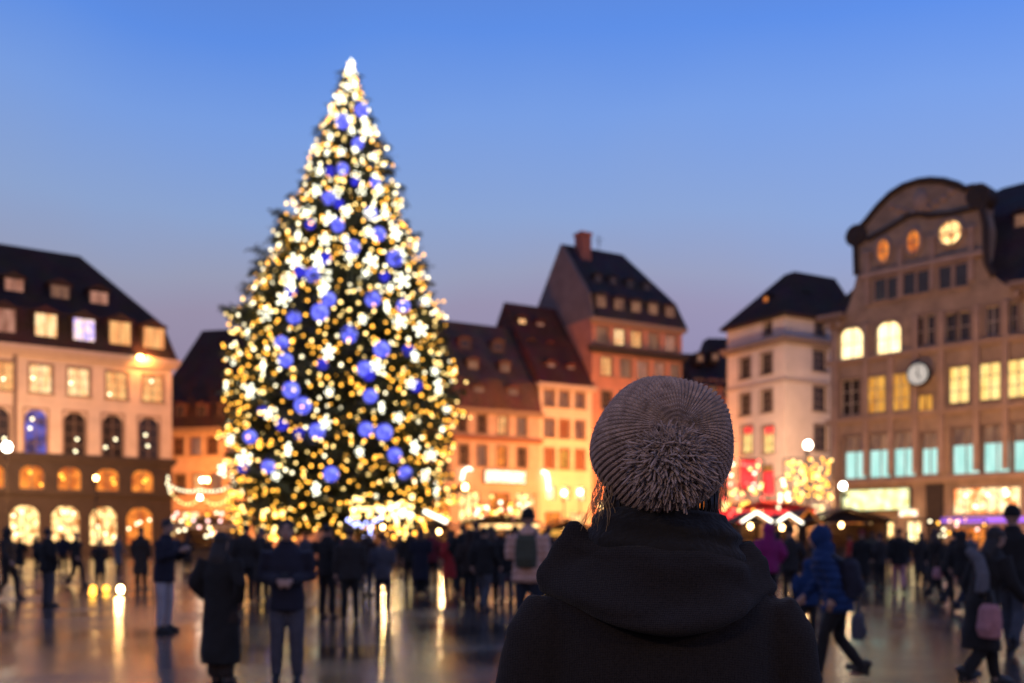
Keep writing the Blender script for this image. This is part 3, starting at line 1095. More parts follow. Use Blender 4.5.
def crown():
    """limbs spiralling up the trunk, each with drooping sprays of needle blades"""
    V, Q = [], []
    lb = MB()
    z = Z0 + .2
    ang = 0
    while z < Z1 - .5:
        rad = tree_r(z)
        n = max(5, int(2 * math.pi * rad / 1.15))
        for k in range(n):
            a = ang + 2 * math.pi * (k + random.uniform(-.3, .3)) / n
            ln = rad * random.uniform(.72, 1.10) * (1 + .17 * noise.noise(Vector((math.cos(a) * 1.6, math.sin(a) * 1.6, z * 1.0))))
            zz = z + random.uniform(-.3, .3)
            d = np.array([math.cos(a), math.sin(a), 0.])
            p0 = np.array([tree_axis(zz) - TX, 0, zz + ln * .10])
            droop = -ln * random.uniform(.02, .14)
            pts = [p0 + d * ln * t + np.array([0, 0, droop * math.sin(t * 2.2) + .10 * ln * max(0, t - .75) * 2]) for t in (0, .35, .7, 1)]
            lb.tube(pts, [.07, .055, .035, .012], 5, cap=False)
            side = np.array([-d[1], d[0], 0])
            m = max(6, int(ln * 7.5))
            for q in range(m):
                t = 1 - (q / m) ** 1.25 * .75
                c = p0 + d * ln * t + np.array([0, 0, droop * math.sin(t * 2.2) + .10 * ln * max(0, t - .75) * 2])
                w_ = (.22 + .5 * (1 - t) + .12) * min(1.2, .5 + ln * .12)
                for sgn in (-1, 1):
                    tip = c + side * sgn * w_ * random.uniform(.6, 1.3) + d * random.uniform(.1, .4) + np.array([0, 0, random.uniform(-.28, .08)])
                    ax = tip - c
                    nrm = np.array([random.uniform(-.6, .6), random.uniform(-.6, .6), 1.])
                    wv = np.cross(ax, nrm)
                    wv /= np.linalg.norm(wv) + 1e-9
                    wd = random.uniform(.035, .075)
                    for s_ in range(3):     # a spray = three blades
                        f = .35 + .33 * s_
                        cc = c + ax * (f - .35)
                        off = np.array([random.uniform(-.12, .12), random.uniform(-.12, .12), random.uniform(-.16, .06)])
                        b = len(V)
                        V.extend([cc - wv * wd * .5, cc + ax * .45 + off - wv * wd, cc + ax * .7 + off * 1.6, cc + ax * .45 + off + wv * wd])
                        Q.append((b, b + 1, b + 2, b + 3))
        ang += 2.4
        z += .55 if z < 20 else .42
    np_mesh('crown', np.array(V), np.array(Q), M['needles'], tree, smooth=False)
    lb.build('limb', M['bark'], tree)


crown()


def on_tree(px, py, k=1.0):
    """pixel -> point on the near side of the crown"""
    Y = TD
    for _ in range(12):
        x, z = wx(px, Y), wz(py, Y)
        r = tree_r(z) * k
        dx = x - tree_axis(z)
        Y = TY - math.sqrt(max(.01, r * r - dx * dx))
    return Vector((wx(px, Y), Y, wz(py, Y)))


BLUE = [(342.6, 121.7), (357.8, 143.4), (330, 171), (342.6, 169), (355, 181.5), (375, 182.6), (328.5, 197.8), (338.8, 203.5), (371, 213), (310, 224.4), (337.6, 225),
        (353, 247), (378.7, 234), (325.5, 258.6), (313, 275), (299.6, 272), (384.4, 276.5), (395, 258.6), (373.8, 296.7), (291, 291), (361.6, 110),
        (328.5, 299), (373, 299), (403.4, 305.9), (293.9, 316.9), (319.8, 312.3), (349, 334.4), (281.7, 342.7), (285.6, 359.8), (322.4, 364.4), (381.7, 349.2),
        (369, 375), (408.4, 350.3), (416, 385.7), (291, 390), (302.7, 405.5), (370.3, 396), (262.7, 411), (281.7, 424.5), (299.6, 434), (317, 431.3), (366, 429.4),
        (250, 436.7), (268.4, 466.3), (331, 474), (394.7, 455), (405.3, 473), (243, 468), (384, 432), (365, 369)]
ball_me = None
for i, (px, py) in enumerate(BLUE):
    p = on_tree(px, py, .99)
    big = random.random() < .62
    r = random.uniform(.35, .46) if big else random.uniform(.26, .34)
    if py < 200:
        r *= .85
    if ball_me is None:
        mb = MB()
        mb.ell((0, 0, 0), 1, 1, 1, 20, 12)
        mb.tube([(0, 0, .97), (0, 0, 1.12)], [.16, .16], 10, 1)
        me = mb.mesh('blue_bauble')
        me.polygons.foreach_set('use_smooth', [True] * len(me.polygons))
        me.materials.append(M['ball_blue'])
        me.materials.append(M['metal_dark'])
        ball_me = me
    o = link('blue_bauble', ball_me)
    o.location = p
    o.scale = (r, r, r)
    if not big:
        o.material_slots[0].link = 'OBJECT'
        o.material_slots[0].material = M['ball_deep']
        tag(o, 'smaller deep blue glowing ball hung on the big Christmas tree', 'bauble', 'small blue balls on the tree')
    else:
        tag(o, 'large bright blue glowing ball hung on the big Christmas tree', 'bauble', 'large blue balls on the tree')

STAR = [(428, 103), (338, 190), (465, 228), (166, 225), (340, 295), (68, 280), (133, 292), (478, 335), (522, 362), (330, 377), (184, 352), (555, 272), (618, 240), (650, 340),
        (565, 440), (232, 445), (420, 452), (117, 468), (608, 460), (305, 550), (492, 70), (592, 55), (325, 25), (240, 15), (580, 130), (87, 210), (565, 200), (125, 140),
        (173, 90), (220, 50), (637, 395), (628, 280), (525, 110), (80, 420), (500, 20), (200, 515), (620, 550), (60, 500), (590, 515)]
stars = [(200 + x / 2.63, 280 + y / 2.63) for x, y in STAR]
for y, n in ((72, 1), (86, 2), (100, 2), (116, 3), (134, 3), (154, 4), (174, 4), (194, 4), (214, 5), (236, 5), (258, 5), (278, 4)):
    hw = np.interp(y, [p for p, r in PROF], [r for p, r in PROF])
    for k in range(n):
        stars.append((np.interp(y, [60, 530], [351, 341]) + hw * (.92 if n > 1 else 0) * (-1 + 2 * (k + .5) / n) + random.uniform(-3, 3), y + random.uniform(-5, 5)))
mb = MB()
for k in range(5):
    t = math.pi / 2 + 2 * math.pi * k / 5
    c = (1.0 * .32 * math.cos(t), 0, 1.0 * .32 * math.sin(t))
    mb.ell(c, .085, .085, .085, 8, 6)
    t2 = t + math.pi / 5
    mb.tube([c, (.17 * math.cos(t2), 0, .17 * math.sin(t2)), (1.0 * .32 * math.cos(t + 2 * math.pi / 5), 0, 1.0 * .32 * math.sin(t + 2 * math.pi / 5))], .018, 5, 1)
mb.ell((0, 0, 0), .15, .15, .15, 8, 6)
star_me = mb.mesh('star_light')
star_me.materials.append(M['bulb_star'])
star_me.materials.append(M['metal_dark'])
for px, py in stars:
    o = link('star_light', star_me)
    o.location = on_tree(px, py, 1.04)
    d = o.location - Vector((TX, TY, o.location.z))
    o.rotation_euler = (0, random.uniform(-.4, .4), math.atan2(d.y, d.x) + math.pi / 2 + random.uniform(-.9, .9))
    s_ = random.uniform(.62, 1.12) * (.82 if py < 200 else 1)
    o.scale = (s_, s_, s_)
    tag(o, 'white five pointed star of bulbs shining on the big Christmas tree', 'star light', 'white stars on the tree')
o = link('tree_topper', star_me)
o.location = (tree_axis(Z1), TY, Z1 - .15)
o.scale = (.55, .55, .9)
tag(o, 'white star of bulbs crowning the very tip of the Christmas tree', 'tree topper')

# strings of small warm bulbs wound round the near side of the crown
bulb_mes = {}
for nm, r in (('bulb_amber', .08), ('bulb_yellow', .085), ('bulb_pale', .09)):
    mb = MB()
    mb.ell((0, 0, 0), r, r, r, 6, 4)
    me = mb.mesh('bulb')
    me.materials.append(M[nm])
    bulb_mes[nm] = me
NS = 33
for k in [0] + list(range(NS)):
    z_a = Z0 - .3 + (Z1 - Z0) * (1 - (1 - k / NS) ** 1.0) if k else Z0 - .5
    z_b = Z0 + (Z1 - Z0) * (k + 1) / NS
    rm = tree_r((z_a + z_b) / 2)
    n = int(min(99, max(22, 13.5 * rm + 4)))
    st = thing('string_lights', 'string of small warm bulbs wound round the big Christmas tree', 'string lights', (TX, TY, z_a), 0, 'warm light strings on the tree')
    pts = []
    turns = 2
    for i in range(n):
        t = i / (n - 1)
        sw = (t * turns) % 2
        a = (sw if sw < 1 else 2 - sw)
        th = math.radians(-90 - 112 + 224 * a) + random.uniform(-.05, .05)
        z = z_a + (z_b - z_a) * t + random.uniform(-.5, .5)
        r = tree_r(z) * (1 + .17 * noise.noise(Vector((math.cos(th) * 1.6, math.sin(th) * 1.6, z * 1.0)))) * random.choice((.72, .84, .92, .98, 1.0, 1.04, 1.09))
        pts.append(Vector((tree_axis(z) - TX + r * math.cos(th), r * math.sin(th), z - z_a)))
    mb = MB()
    mb.tube(pts, .012, 4, cap=False)
    mb.build('wire', M['metal_dark'], st)
    hi = k / NS
    for p in pts:
        nm = random.choices(['bulb_amber', 'bulb_yellow', 'bulb_pale'], [max(.28, .95 - hi * .8), .38, .03 + hi * .34])[0]
        b = link('bulb', bulb_mes[nm], st)
        b.location = p
        s_ = random.uniform(.7, 1.1)
        b.scale = (s_, s_, s_)


# ------------------------------------------------------------------ lights of the square
def bulbs_on(root, pts, mat, r=.06, wire=True, name='bulb'):
    if wire and len(pts) > 1:
        mb = MB()
        mb.tube(pts, .012, 4, cap=False)
        mb.build('wire', M['metal_dark'], root)
    mb = MB()
    mb.ell((0, 0, 0), r, r, r, 8, 6)
    me = mb.mesh(name)
    me.materials.append(M[mat])
    for p in pts:
        b = link(name, me, root)
        b.location = p


def sag(a, b, dip, n):
    a, b = Vector(a), Vector(b)
    return [a.lerp(b, i / (n - 1)) - Vector((0, 0, dip * 4 * (i / (n - 1)) * (1 - i / (n - 1)))) for i in range(n)]


def street_lamp(px, py, Y, label, power, color=(1, .55, .22), mat='lamp_warm', r=.22, turn=-12):
    x, z = wx(px, Y), wz(py, Y)
    t = thing('street_lamp', label, 'street lamp', (x, Y, 0))
    mb = MB()
    mb.tube([(0, 0, 0), (0, 0, .9)], [.14, .10], 12)
    mb.tube([(0, 0, .9), (0, 0, z - r - .12)], [.065, .05], 10)
    mb.tube([(0, 0, z - r - .14), (0, 0, z - r - .02)], [.10, .14], 10)
    mb.build('post', M['metal_dark'], t)
    mb = MB()
    mb.ell((0, 0, z), r, r, r * 1.15, 14, 10)
    mb.build('globe', M[mat], t, True)
    mb = MB()
    mb.tube([(0, 0, z + r * 1.1), (0, 0, z + r * 1.1 + .10)], [r * .9, .05], 12)
    mb.build('cap', M['metal_dark'], t)
    # floodlight head invented on the post, washes the facade without ground glare
    aim = Vector((math.sin(R(turn)), math.cos(R(turn)), .10)).normalized()
    hp = Vector((0, 0, z - r - .35)) + aim * .25
    mb = MB()
    mb.tube([hp - aim * .26, hp - aim * .12, hp], [.05, .13, .16], 12)
    mb.tube([Vector((0, 0, z - r - .35)), hp - aim * .2], .03, 6)
    mb.build('added_floodlight', M['metal_dark'], t)
    ld = bpy.data.lights.new('added_flood', 'SPOT')
    ld.energy = power * POW
    ld.color = color
    ld.shadow_soft_size = .12
    ld.spot_size = R(172)
    ld.spot_blend = .45
    o = link('added_flood', ld, t)
    o.location = hp + aim * .05
    o.rotation_euler = aim.to_track_quat('-Z', 'Y').to_euler()
    return t


WARM = (1.0, .33, .065)
WARM2 = (1.0, .40, .12)
POW = 1.7
street_lamp(7, 447, 70, 'white globe street lamp before the pale building at the left edge', 3600, (1, .56, .28), 'lamp_white', .3, -36)
street_lamp(465, 487, 78, 'warm globe street lamp in front of the low house with the white sign', 3300, WARM)
street_lamp(808, 445, 74, 'tall white globe lamp between the white house and the clock building', 3900, (1, .58, .32), 'lamp_white', .28, -10)
street_lamp(770, 475, 76, 'warm globe lamp before the white corner house, above the red stall', 3000, (1, .52, .26))
street_lamp(564, 493, 84, 'left one of two warm globe lamps before the narrow cream house', 1250, WARM)
street_lamp(580, 492, 84, 'right one of two warm globe lamps before the narrow cream house', 1100, WARM)
street_lamp(620, 470, 86, 'added warm globe lamp before the tall red house hidden behind the knitted hat', 3600, WARM)  # extra hidden lamp, put in to light the red facade
street_lamp(676, 474, 86, 'second added warm globe lamp before the tall red house', 3300, WARM)  # also added out of sight for the red facade
street_lamp(207, 480, 92, 'warm globe lamp above the swags of the hanging light garland', 7000, WARM)
street_lamp(400, 472, 76, 'added warm globe lamp half lost behind the right foot of the tree', 3300, WARM)  # unseen extra lamp to warm the terrace walls
street_lamp(298, 470, 86, 'added warm globe lamp hidden behind the Christmas tree', 3000, WARM)  # added behind the crown to light the houses there
street_lamp(-60, 455, 62, 'added unseen globe lamp beyond the left edge of the picture', 4300, WARM2, turn=-36)  # extra lamp out of frame, added to light the pale building
street_lamp(96, 478, 71, 'yellow globe lamp before the arcade of the pale building', 4000, WARM2, 'lamp_warm', .16, -36)
street_lamp(843, 486, 56, 'warm globe lamp at the left end of the clock building', 2400, (1, .47, .17), 'lamp_white', .18, 45)
for x_, y_, pw_, lb_ in ((-3.4, -4.2, 370, 'added fill lamp standing behind the camera on its left'), (4.6, -5.0, 200, 'added fill lamp standing behind the camera on its right')):  # invented lamps, fill light for the hat and coat
    t = thing('street_lamp', lb_, 'street lamp', (x_, y_, 0))
    mb = MB()
    mb.tube([(0, 0, 0), (0, 0, .9)], [.14, .10], 12)
    mb.tube([(0, 0, .9), (0, 0, 3.8)], [.065, .05], 10)
    mb.tube([(0, 0, 4.25), (0, 0, 4.36)], [.22, .05], 12)
    mb.build('post', M['metal_dark'], t)
    mb = MB()
    mb.ell((0, 0, 4.02), .2, .2, .24, 14, 10)
    mb.build('globe', M['lamp_warm'], t, True)
    for sgn in (-1, 1):
        point_light(t, (sgn * .34, .0, 4.0), pw_ * .5, (1, .66, .44), .15)
street_lamp(1062, 470, 47, 'added unseen globe lamp beyond the right edge of the picture', 3000, (1, .47, .17), turn=45)  # added out of view to brighten the clock building

# the bracket lamp on the facade of the pale building
u, z, Y = A.hit('front', 140, 357, -1.0)
pw = Vector((A.P[0] + A.lx[0] * u - A.ly[0] * 1.0, A.P[1] + A.lx[1] * u - A.ly[1] * 1.0, z))
t = thing('wall_lamp', 'bright orange bracket lamp under the eaves of the pale building', 'wall lamp', pw, aA)
mb = MB()
mb.tube([(0, .98, -.3), (0, .5, .25), (0, .05, .2)], .04, 8)
mb.tube([(0, 0, .14), (0, 0, .26)], [.22, .06], 12)
mb.build('bracket', M['metal_dark'], t)
mb = MB()
mb.ell((0, 0, 0), .24, .24, .2, 12, 8)
mb.build('globe', M['lamp_warm'], t, True)
point_light(t, (.35, -.1, -.05), 900, WARM, .12)

# swags of bulbs hung between the pale building and the tree
GY = 66
t = thing('light_garland', 'chandelier shaped garland of white bulbs hanging left of the tree', 'light garland', (wx(200, GY), GY, 0))
P = lambda px, py: Vector((wx(px, GY) - wx(200, GY), 0, wz(py, GY)))
bulbs_on(t, sag(P(167, 484), P(200, 490), .25, 10) + sag(P(200, 490), P(235, 484), .25, 10)[1:], 'bulb_pale', .065)
bulbs_on(t, sag(P(172, 494), P(200, 498), .55, 8), 'bulb_yellow', .065)
bulbs_on(t, sag(P(202, 498), P(232, 494), .55, 8), 'bulb_yellow', .065)
bulbs_on(t, [P(168, 477), P(168, 481), P(169, 488), P(170, 492)], 'bulb_pale', .07)
bulbs_on(t, [P(232, 476), P(233, 481), P(234, 488), P(230, 493)], 'bulb_pale', .07)
bulbs_on(t, [P(200, 497.5), P(202, 480)], 'lamp_white', .14, wire=False, name='lantern')
mb = MB()
mb.tube([P(150, 470), P(168, 477)], .02, 5)
mb.tube([P(232, 476), P(262, 466)], .02, 5)
mb.build('cable', M['metal_dark'], t)


def light_cluster(name, label, px, py, Y, wpx, hpx, n, mats, r, cat='light display', frame=True):
    """an upright frame hung with bulbs"""
    t = thing(name, label, cat, (wx(px, Y), Y, 0))
    hw, z0, z1 = wpx * Y / F / 2, wz(py + hpx / 2, Y), wz(py - hpx / 2, Y)
    if frame:
        mb = MB()
        mb.box(-hw - .06, -hw, -.05, .05, 0, z1)
        mb.box(hw, hw + .06, -.05, .05, 0, z1)
        mb.box(-hw, hw, -.05, .05, z1 - .06, z1)
        mb.box(-hw, hw, -.05, .05, z0, z0 + .06)
        mb.build('frame', M['metal_dark'], t)
    per = max(1, n // len(mats))
    for m_ in mats:
        pts = sorted([Vector((random.uniform(-hw, hw), random.uniform(-.3, .3), random.uniform(z0, z1))) for _ in range(per)], key=lambda v: v.z)
        bulbs_on(t, pts, m_, r)
    return t


light_cluster('light_curtain', 'square golden curtain of lights standing left of the clock building', 808, 480, 58, 48, 44, 112, ['bulb_amber', 'bulb_amber', 'bulb_yellow', 'bulb_amber'], .075)
light_cluster('light_curtain', 'low amber curtain of lights at the left foot of the tree', 272, 524, 50, 26, 30, 22, ['bulb_amber', 'bulb_yellow'], .10)
light_cluster('light_curtain', 'ragged curtain of yellow lights right of the glowing kiosk under the tree', 410, 530, 51, 34, 24, 22, ['bulb_amber', 'bulb_yellow'], .10)
light_cluster('light_curtain', 'cluster of white and red lights left of the golden curtain', 746, 482, 60, 34, 46, 36, ['bulb_star', 'bulb_red', 'bulb_yellow', 'bulb_red'], .09)
light_cluster('light_curtain', 'narrow row of cool white lights right of the red stall', 782, 492, 57, 14, 30, 9, ['bulb_pale', 'bulb_star'], .10)
light_cluster('light_curtain', 'string of orange lights beneath the wide sign of the low house', 500, 511, 68, 56, 18, 34, ['bulb_yellow', 'bulb_star', 'bulb_amber', 'bulb_pink'], .11)
light_cluster('light_curtain', 'scattered pink and white lights left of the tree foot', 200, 524, 72, 56, 26, 24, ['bulb_pink', 'bulb_pale', 'bulb_amber'], .11)
light_cluster('light_curtain', 'scattered small lights before the red shop front at far right', 950, 530, 50, 70, 22, 18, ['bulb_pink', 'bulb_amber', 'bulb_pale'], .07)
light_cluster('light_curtain', 'loose warm bulbs between the red stall and the knitted hat', 740, 500, 56, 40, 30, 20, ['bulb_amber', 'bulb_yellow', 'bulb_red'], .08)


# ------------------------------------------------------------------ stalls
def stall(px, Y, wid, h, ridge, label, roof='wood_dark', led=None, fascia=None, back='lit_orange', dep=2.4, power=120, name='market_stall', rz=0, fh=.32):
    x = wx(px, Y)
    t = thing(name, label, 'market stall', (x, Y, 0), rz)
    hw = wid / 2
    mb = MB()
    mb.box(-hw, hw, 0, .08, 0, 1.0)
    mb.box(-hw - .05, hw + .05, -.25, .3, 1.002, 1.06)
    mb.build('counter', M['wood'], t)
    mb = MB()
    mb.box(-hw, -hw + .06, .09, dep, 0, h)
    mb.box(hw - .06, hw, .09, dep, 0, h)
    mb.box(-hw + .062, hw - .062, dep - .06, dep, 0, h)
    mb.build('wall', M['wood_dark'], t)
    for sx_ in (-1, 1):
        mb = MB()
        mb.box(sx_ * hw - .06, sx_ * hw + .06, -.06, .06, 1.07, h)
        mb.build('post', M['wood_dark'], t)
    mb = MB()
    a = .09
    mb.prism([(-hw - .3, h), (0, h + ridge), (hw + .3, h), (hw + .3, h + a), (0, h + ridge + a), (-hw - .3, h + a)], -.5, dep + .2)
    mb.prism([(-hw, h - .002), (hw, h - .002), (0, h + ridge - .06)], .02, .09)
    mb.build('roof', M[roof], t)
    mb = MB()
    for k in range(4):
        mb.box(-hw + .1, hw - .1, dep - .5, dep - .07, 1.1 + k * .3, 1.13 + k * .3)
    mb.build('shelf', M['wood'], t)
    if led:
        mb = MB()
        mb.tube([(-hw - .06, -.53, h + .08), (0, -.53, h + ridge + .03), (hw + .06, -.53, h + .08)], .055, 8)
        mb.build('light_tube', M[led], t)
    if fascia:
        mb = MB()
        mb.box(-hw - .1, hw + .1, -.16, -.08, h - fh, h - .02)
        mb.build('fascia', M[fascia], t)
    mb = MB()
    mb.ell((0, .7, h - .1), .1, .1, .13, 10, 8)
    mb.build('lamp', M['lamp_warm'], t)
    point_light(t, (.22, .5, h - .2), power, (1, .58, .26), .08)
    return t


stall(754, 46, 1.3, 2.2, .50, 'market chalet with bright white gable tube, nearest the knitted hat', led='led_white')
stall(786, 47, 1.15, 2.15, .48, 'market chalet with smaller white gable tube beside the magenta hood', led='led_white')
stall(806, 50, 1.2, 2.15, .8, 'market chalet with dim orange gable, right of the white gabled pair', led='lit_orange')
stall(765, 58, 5.6, 3.2, .5, 'wide stall with a glowing red fascia behind the white gabled chalets', roof='red_canvas', fascia='lit_red', power=260, fh=.75)
stall(846, 49, 4.0, 2.3, .65, 'long brown wooden chalet closed on the left of the clock building', power=60)
stall(381, 53, 3.3, 2.25, .85, 'kiosk glowing under the blazing canopy of bulbs at the foot of the tree', power=420, name='glowing_kiosk')
light_cluster('light_canopy', 'blazing canopy of yellow bulbs over the kiosk at the foot of the tree', 382, 508, 52.2, 64, 24, 51, ['bulb_pale', 'bulb_yellow', 'bulb_yellow'], .11)
stall(438, 52, 1.6, 2.0, .6, 'small dark stall right of the tree foot under the slanting tube')
stall(566, 52, 2.6, 2.0, .5, 'small stall with a golden fascia left of the knitted hat', fascia='lit_gold', power=200)
stall(500, 66, 5.0, 2.5, .6, 'long stall strung with lights behind the crowd in the centre', fascia='lit_shop', power=350)
stall(206, 74, 4.6, 2.6, .6, 'pink lit stall behind the man in the navy jacket', fascia='lit_dim', power=400)

for px, py, wd_, ht_, lb_ in ((748, 474, .95, 1.9, 'glowing red banner hung above the wide red stall, nearer the knitted hat'), (768, 483, .7, 1.5, 'smaller glowing red banner under the globe lamp by the white house')):
    Yb = 63
    t = thing('lit_banner', lb_, 'banner', (wx(px, Yb), Yb, 0))
    zz_ = wz(py, Yb)
    mb = MB()
    mb.tube([(0, .12, 0), (0, .12, zz_ + ht_ / 2 + .1)], .05, 8)
    mb.box(-wd_ / 2 - .05, wd_ / 2 + .05, .0, .07, zz_ + ht_ / 2, zz_ + ht_ / 2 + .06)
    mb.build('post', M['metal_dark'], t)
    mb = MB()
    mb.box(-wd_ / 2, wd_ / 2, .0, .05, zz_ - ht_ / 2, zz_ + ht_ / 2 - .003)
    mb.build('panel', M['lit_red'], t)

# blue white light figure beside the kiosk
FY = 49
t = thing('light_sculpture', 'blue white figure made of lights in front of the glowing kiosk', 'light sculpture', (wx(363, FY), FY, 0))
P = lambda px, py: Vector((wx(px, FY) - wx(363, FY), random.uniform(-.1, .1), wz(py, FY)))
fig = [P(348, 520), P(351, 522), P(355, 525), P(358, 523), P(362, 526), P(366, 523), P(370, 527), P(373, 522), P(377, 520), P(381, 518)]
bulbs_on(t, fig, 'bulb_blue', .085)
bulbs_on(t, [P(371, 528), P(370, 533), P(372, 537), P(368, 541), P(367, 545), P(369, 531), P(365, 537)], 'bulb_blue', .085)
mb = MB()
mb.tube([(0, 0, 0), (.1, 0, 1.2), (-.1, 0, 2.4)], .04, 6)
mb.tube([fig[0], fig[4], fig[-1]], .03, 6)
mb.build('frame', M['metal_dark'], t)

# slanting white tube
t = thing('light_tube', 'slanting bright white tube light above the crowd right of the tree', 'tube light', (wx(435, 50), 50, 0))
mb = MB()
mb.tube([(wx(424, 50) - wx(435, 50), 0, wz(511, 50)), (wx(447, 50) - wx(435, 50), 0, wz(522, 50))], .10, 8)
mb.build('tube', M['led_white'], t)
mb = MB()
mb.tube([(0, .12, 0), (0, .12, wz(516, 50))], .04, 8)
mb.build('post', M['metal_dark'], t)

# lantern glowing on the paving at left
LYD = depth_of_feet(596)
t = thing('ground_lantern', 'low bright lantern standing on the wet paving at left', 'lantern', (wx(120.5, LYD), LYD, 0))
mb = MB()
mb.tube([(0, 0, 0), (0, 0, .05)], .12, 12)
for k in range(4):
    a = k * math.pi / 2 + .4
    mb.tube([(.1 * math.cos(a), .1 * math.sin(a), .05), (.08 * math.cos(a), .08 * math.sin(a), .30)], .01, 5)
mb.tube([(0, 0, .30), (0, 0, .36)], [.11, .02], 10)
mb.build('cage', M['metal_dark'], t)
mb = MB()
mb.ell((0, 0, .17), .075, .075, .1, 10, 8)
mb.build('flame', emit('lantern_flame', (1, .68, .28), 60), t)
point_light(t, (0, -.16, .2), 60, (1, .5, .16), .06)
for px, py, lab in ((93, 586, 'small glowing toy left of the ground lantern, upper one'), (92.5, 597, 'small glowing toy left of the ground lantern, lower one'),
                    (106, 589, 'small amber glowing toy just left of the ground lantern')):
    Y = 27.5 if py < 592 else 25.6
    t = thing('glowing_toy', lab, 'toy', (wx(px, Y), Y, 0))
    mb = MB()
    mb.ell((0, 0, .1), .09, .09, .1, 10, 8)
    mb.build('body', M['bulb_amber'], t)
    mb = MB()
    mb.tube([(0, 0, 0), (0, 0, .02)], .1, 10)
    mb.build('base', M['metal_dark'], t)

# ------------------------------------------------------------------ people
CL = {}


def cloth(name, col, rough=.9, bump=.25):
    if name not in CL:
        m = surf('cloth_' + name, col, rough, .22, 9, bump, 60)
        m.node_tree.nodes['Principled BSDF'].inputs['Sheen Weight'].default_value = .04
        CL[name] = m
    return CL[name]


for nm, c in (('black', (0.0130, 0.0101, 0.0087)), ('charcoal', (0.0290, 0.0217, 0.0188)), ('navy', (0.0145, 0.0130, 0.0247)), ('jeans', (0.0696, 0.0653, 0.0725)), ('dark_jeans', (0.0174, 0.0203, 0.0319)),
              ('grey', (0.1305, 0.1232, 0.1305)), ('brown', (0.0319, 0.0174, 0.0116)), ('beige', (.70, .40, .29)), ('pale', (.42, .36, .36)), ('blue', (.006, .030, .11)), ('magenta', (.30, .015, .13)),
              ('maroon', (0.1885, 0.0174, 0.0232)), ('red', (0.4060, 0.0232, 0.0203)), ('olive', (0.0725, 0.0725, 0.0435)), ('slate', (0.0725, 0.0667, 0.0798)), ('pink', (.50, .22, .22)), ('white', (.55, .5, .48))):
    cloth(nm, c)
M['skin'] = surf('skin', (.42, .24, .17), .55, .1, 12)
M['lip'] = surf('lip', (.32, .10, .09), .5, .1, 12)
M['eye'] = surf('eye', (.02, .015, .012), .2, .1, 12)
M['hair_dark'] = surf('hair_dark', (.020, .012, .009), .6, .3, 30, .6, 80, stretch=(1, 1, .2))
M['hair_brown'] = surf('hair_brown', (.06, .032, .018), .6, .3, 30, .6, 80, stretch=(1, 1, .2))
M['hair_blond'] = surf('hair_blond', (.46, .30, .15), .5, .3, 30, .6, 80, stretch=(1, 1, .2))
M['leather'] = surf('leather', (.014, .012, .011), .45, .2, 9, .2, 40)
M['leather_brown'] = surf('leather_brown', (.05, .028, .016), .45, .2, 9, .2, 40)


def pose(legs='stand', arms='down', lean=0.0):
    """joints of a figure 1.75 m tall that faces -y"""
    V = Vector
    j = {}
    ly = -lean
    j['pelvis'] = V((0, 0, .93))
    j['chest'] = V((0, ly * .7, 1.28))
    j['neck'] = V((0, ly * .95 + .01, 1.47))
    j['head'] = V((0, ly * 1.15 - .015, 1.625))
    for s, n in ((1, 'l'), (-1, 'r')):
        j['hip' + n] = V((s * .092, 0, .90))
        j['sho' + n] = V((s * .185, ly * .85, 1.415))
        if legs == 'stand':
            j['knee' + n] = V((s * .10, -.025, .49))
            j['ank' + n] = V((s * .11, .015, .085))
        elif legs == 'together':
            j['knee' + n] = V((s * .075, -.02, .49))
            j['ank' + n] = V((s * .07, .01, .085))
        elif legs == 'walk':
            f = s
            j['knee' + n] = V((s * .085, -.15 if f > 0 else .01, .515 if f > 0 else .485))
            j['ank' + n] = V((s * .085, -.22 if f > 0 else .27, .09 if f > 0 else .125))
        e = {'down': (.245, .03, 1.13), 'front': (.245, .03, 1.14), 'phone': (.25, -.06, 1.13), 'pocket': (.30, .10, 1.15), 'up': (.27, -.20, 1.24), 'side': (.25, .05, 1.14)}
        w_ = {'down': (.255, -.05, .89), 'front': (.065, -.25, 1.10), 'phone': (.09, -.30, 1.26), 'pocket': (.205, -.07, .95), 'up': (.09, -.22, 1.50), 'side': (.27, .0, .90)}
        if arms == 'swing':
            ey, wy = (.12, .08) if s > 0 else (-.06, -.24)
            el_, wr = V((s * .25, ey, 1.14)), V((s * .24, wy, .94))
        else:
            el_, wr = V(e[arms]), V(w_[arms])
            el_.x *= s
            wr.x *= s
        j['elb' + n] = el_ + V((0, ly * .8, 0))
        j['wri' + n] = wr + V((0, ly * .8, 0))
    return j


def hand(mb, wri, elb, s, palm_in):
    """palm, four bent fingers of different lengths and a thumb"""
    d = (wri - elb).normalized()
    side = Vector(palm_in).normalized()
    side = (side - d * side.dot(d)).normalized()      # the way the palm faces
    across = d.cross(side) * s
    mb.tube([wri - d * .03, wri + d * .02, wri + d * .06, wri + d * .095], [.026, .033, .040, .034], 8)
    for k, ln in enumerate((.070, .080, .074, .056)):
        b = wri + d * .088 + across * (.030 - .020 * k)
        m = b + d * ln * .5 + side * .008
        mb.tube([b, m, m + d * ln * .3 + side * .026, m + d * ln * .42 + side * .046], [.0105, .010, .009, .007], 6)
    b = wri + d * .03 + across * .03
    mb.tube([b, b + across * .028 + d * .03 + side * .012, b + across * .03 + d * .058 + side * .028], [.013, .012, .008], 6)


BODY, CLOTH = {}, {}


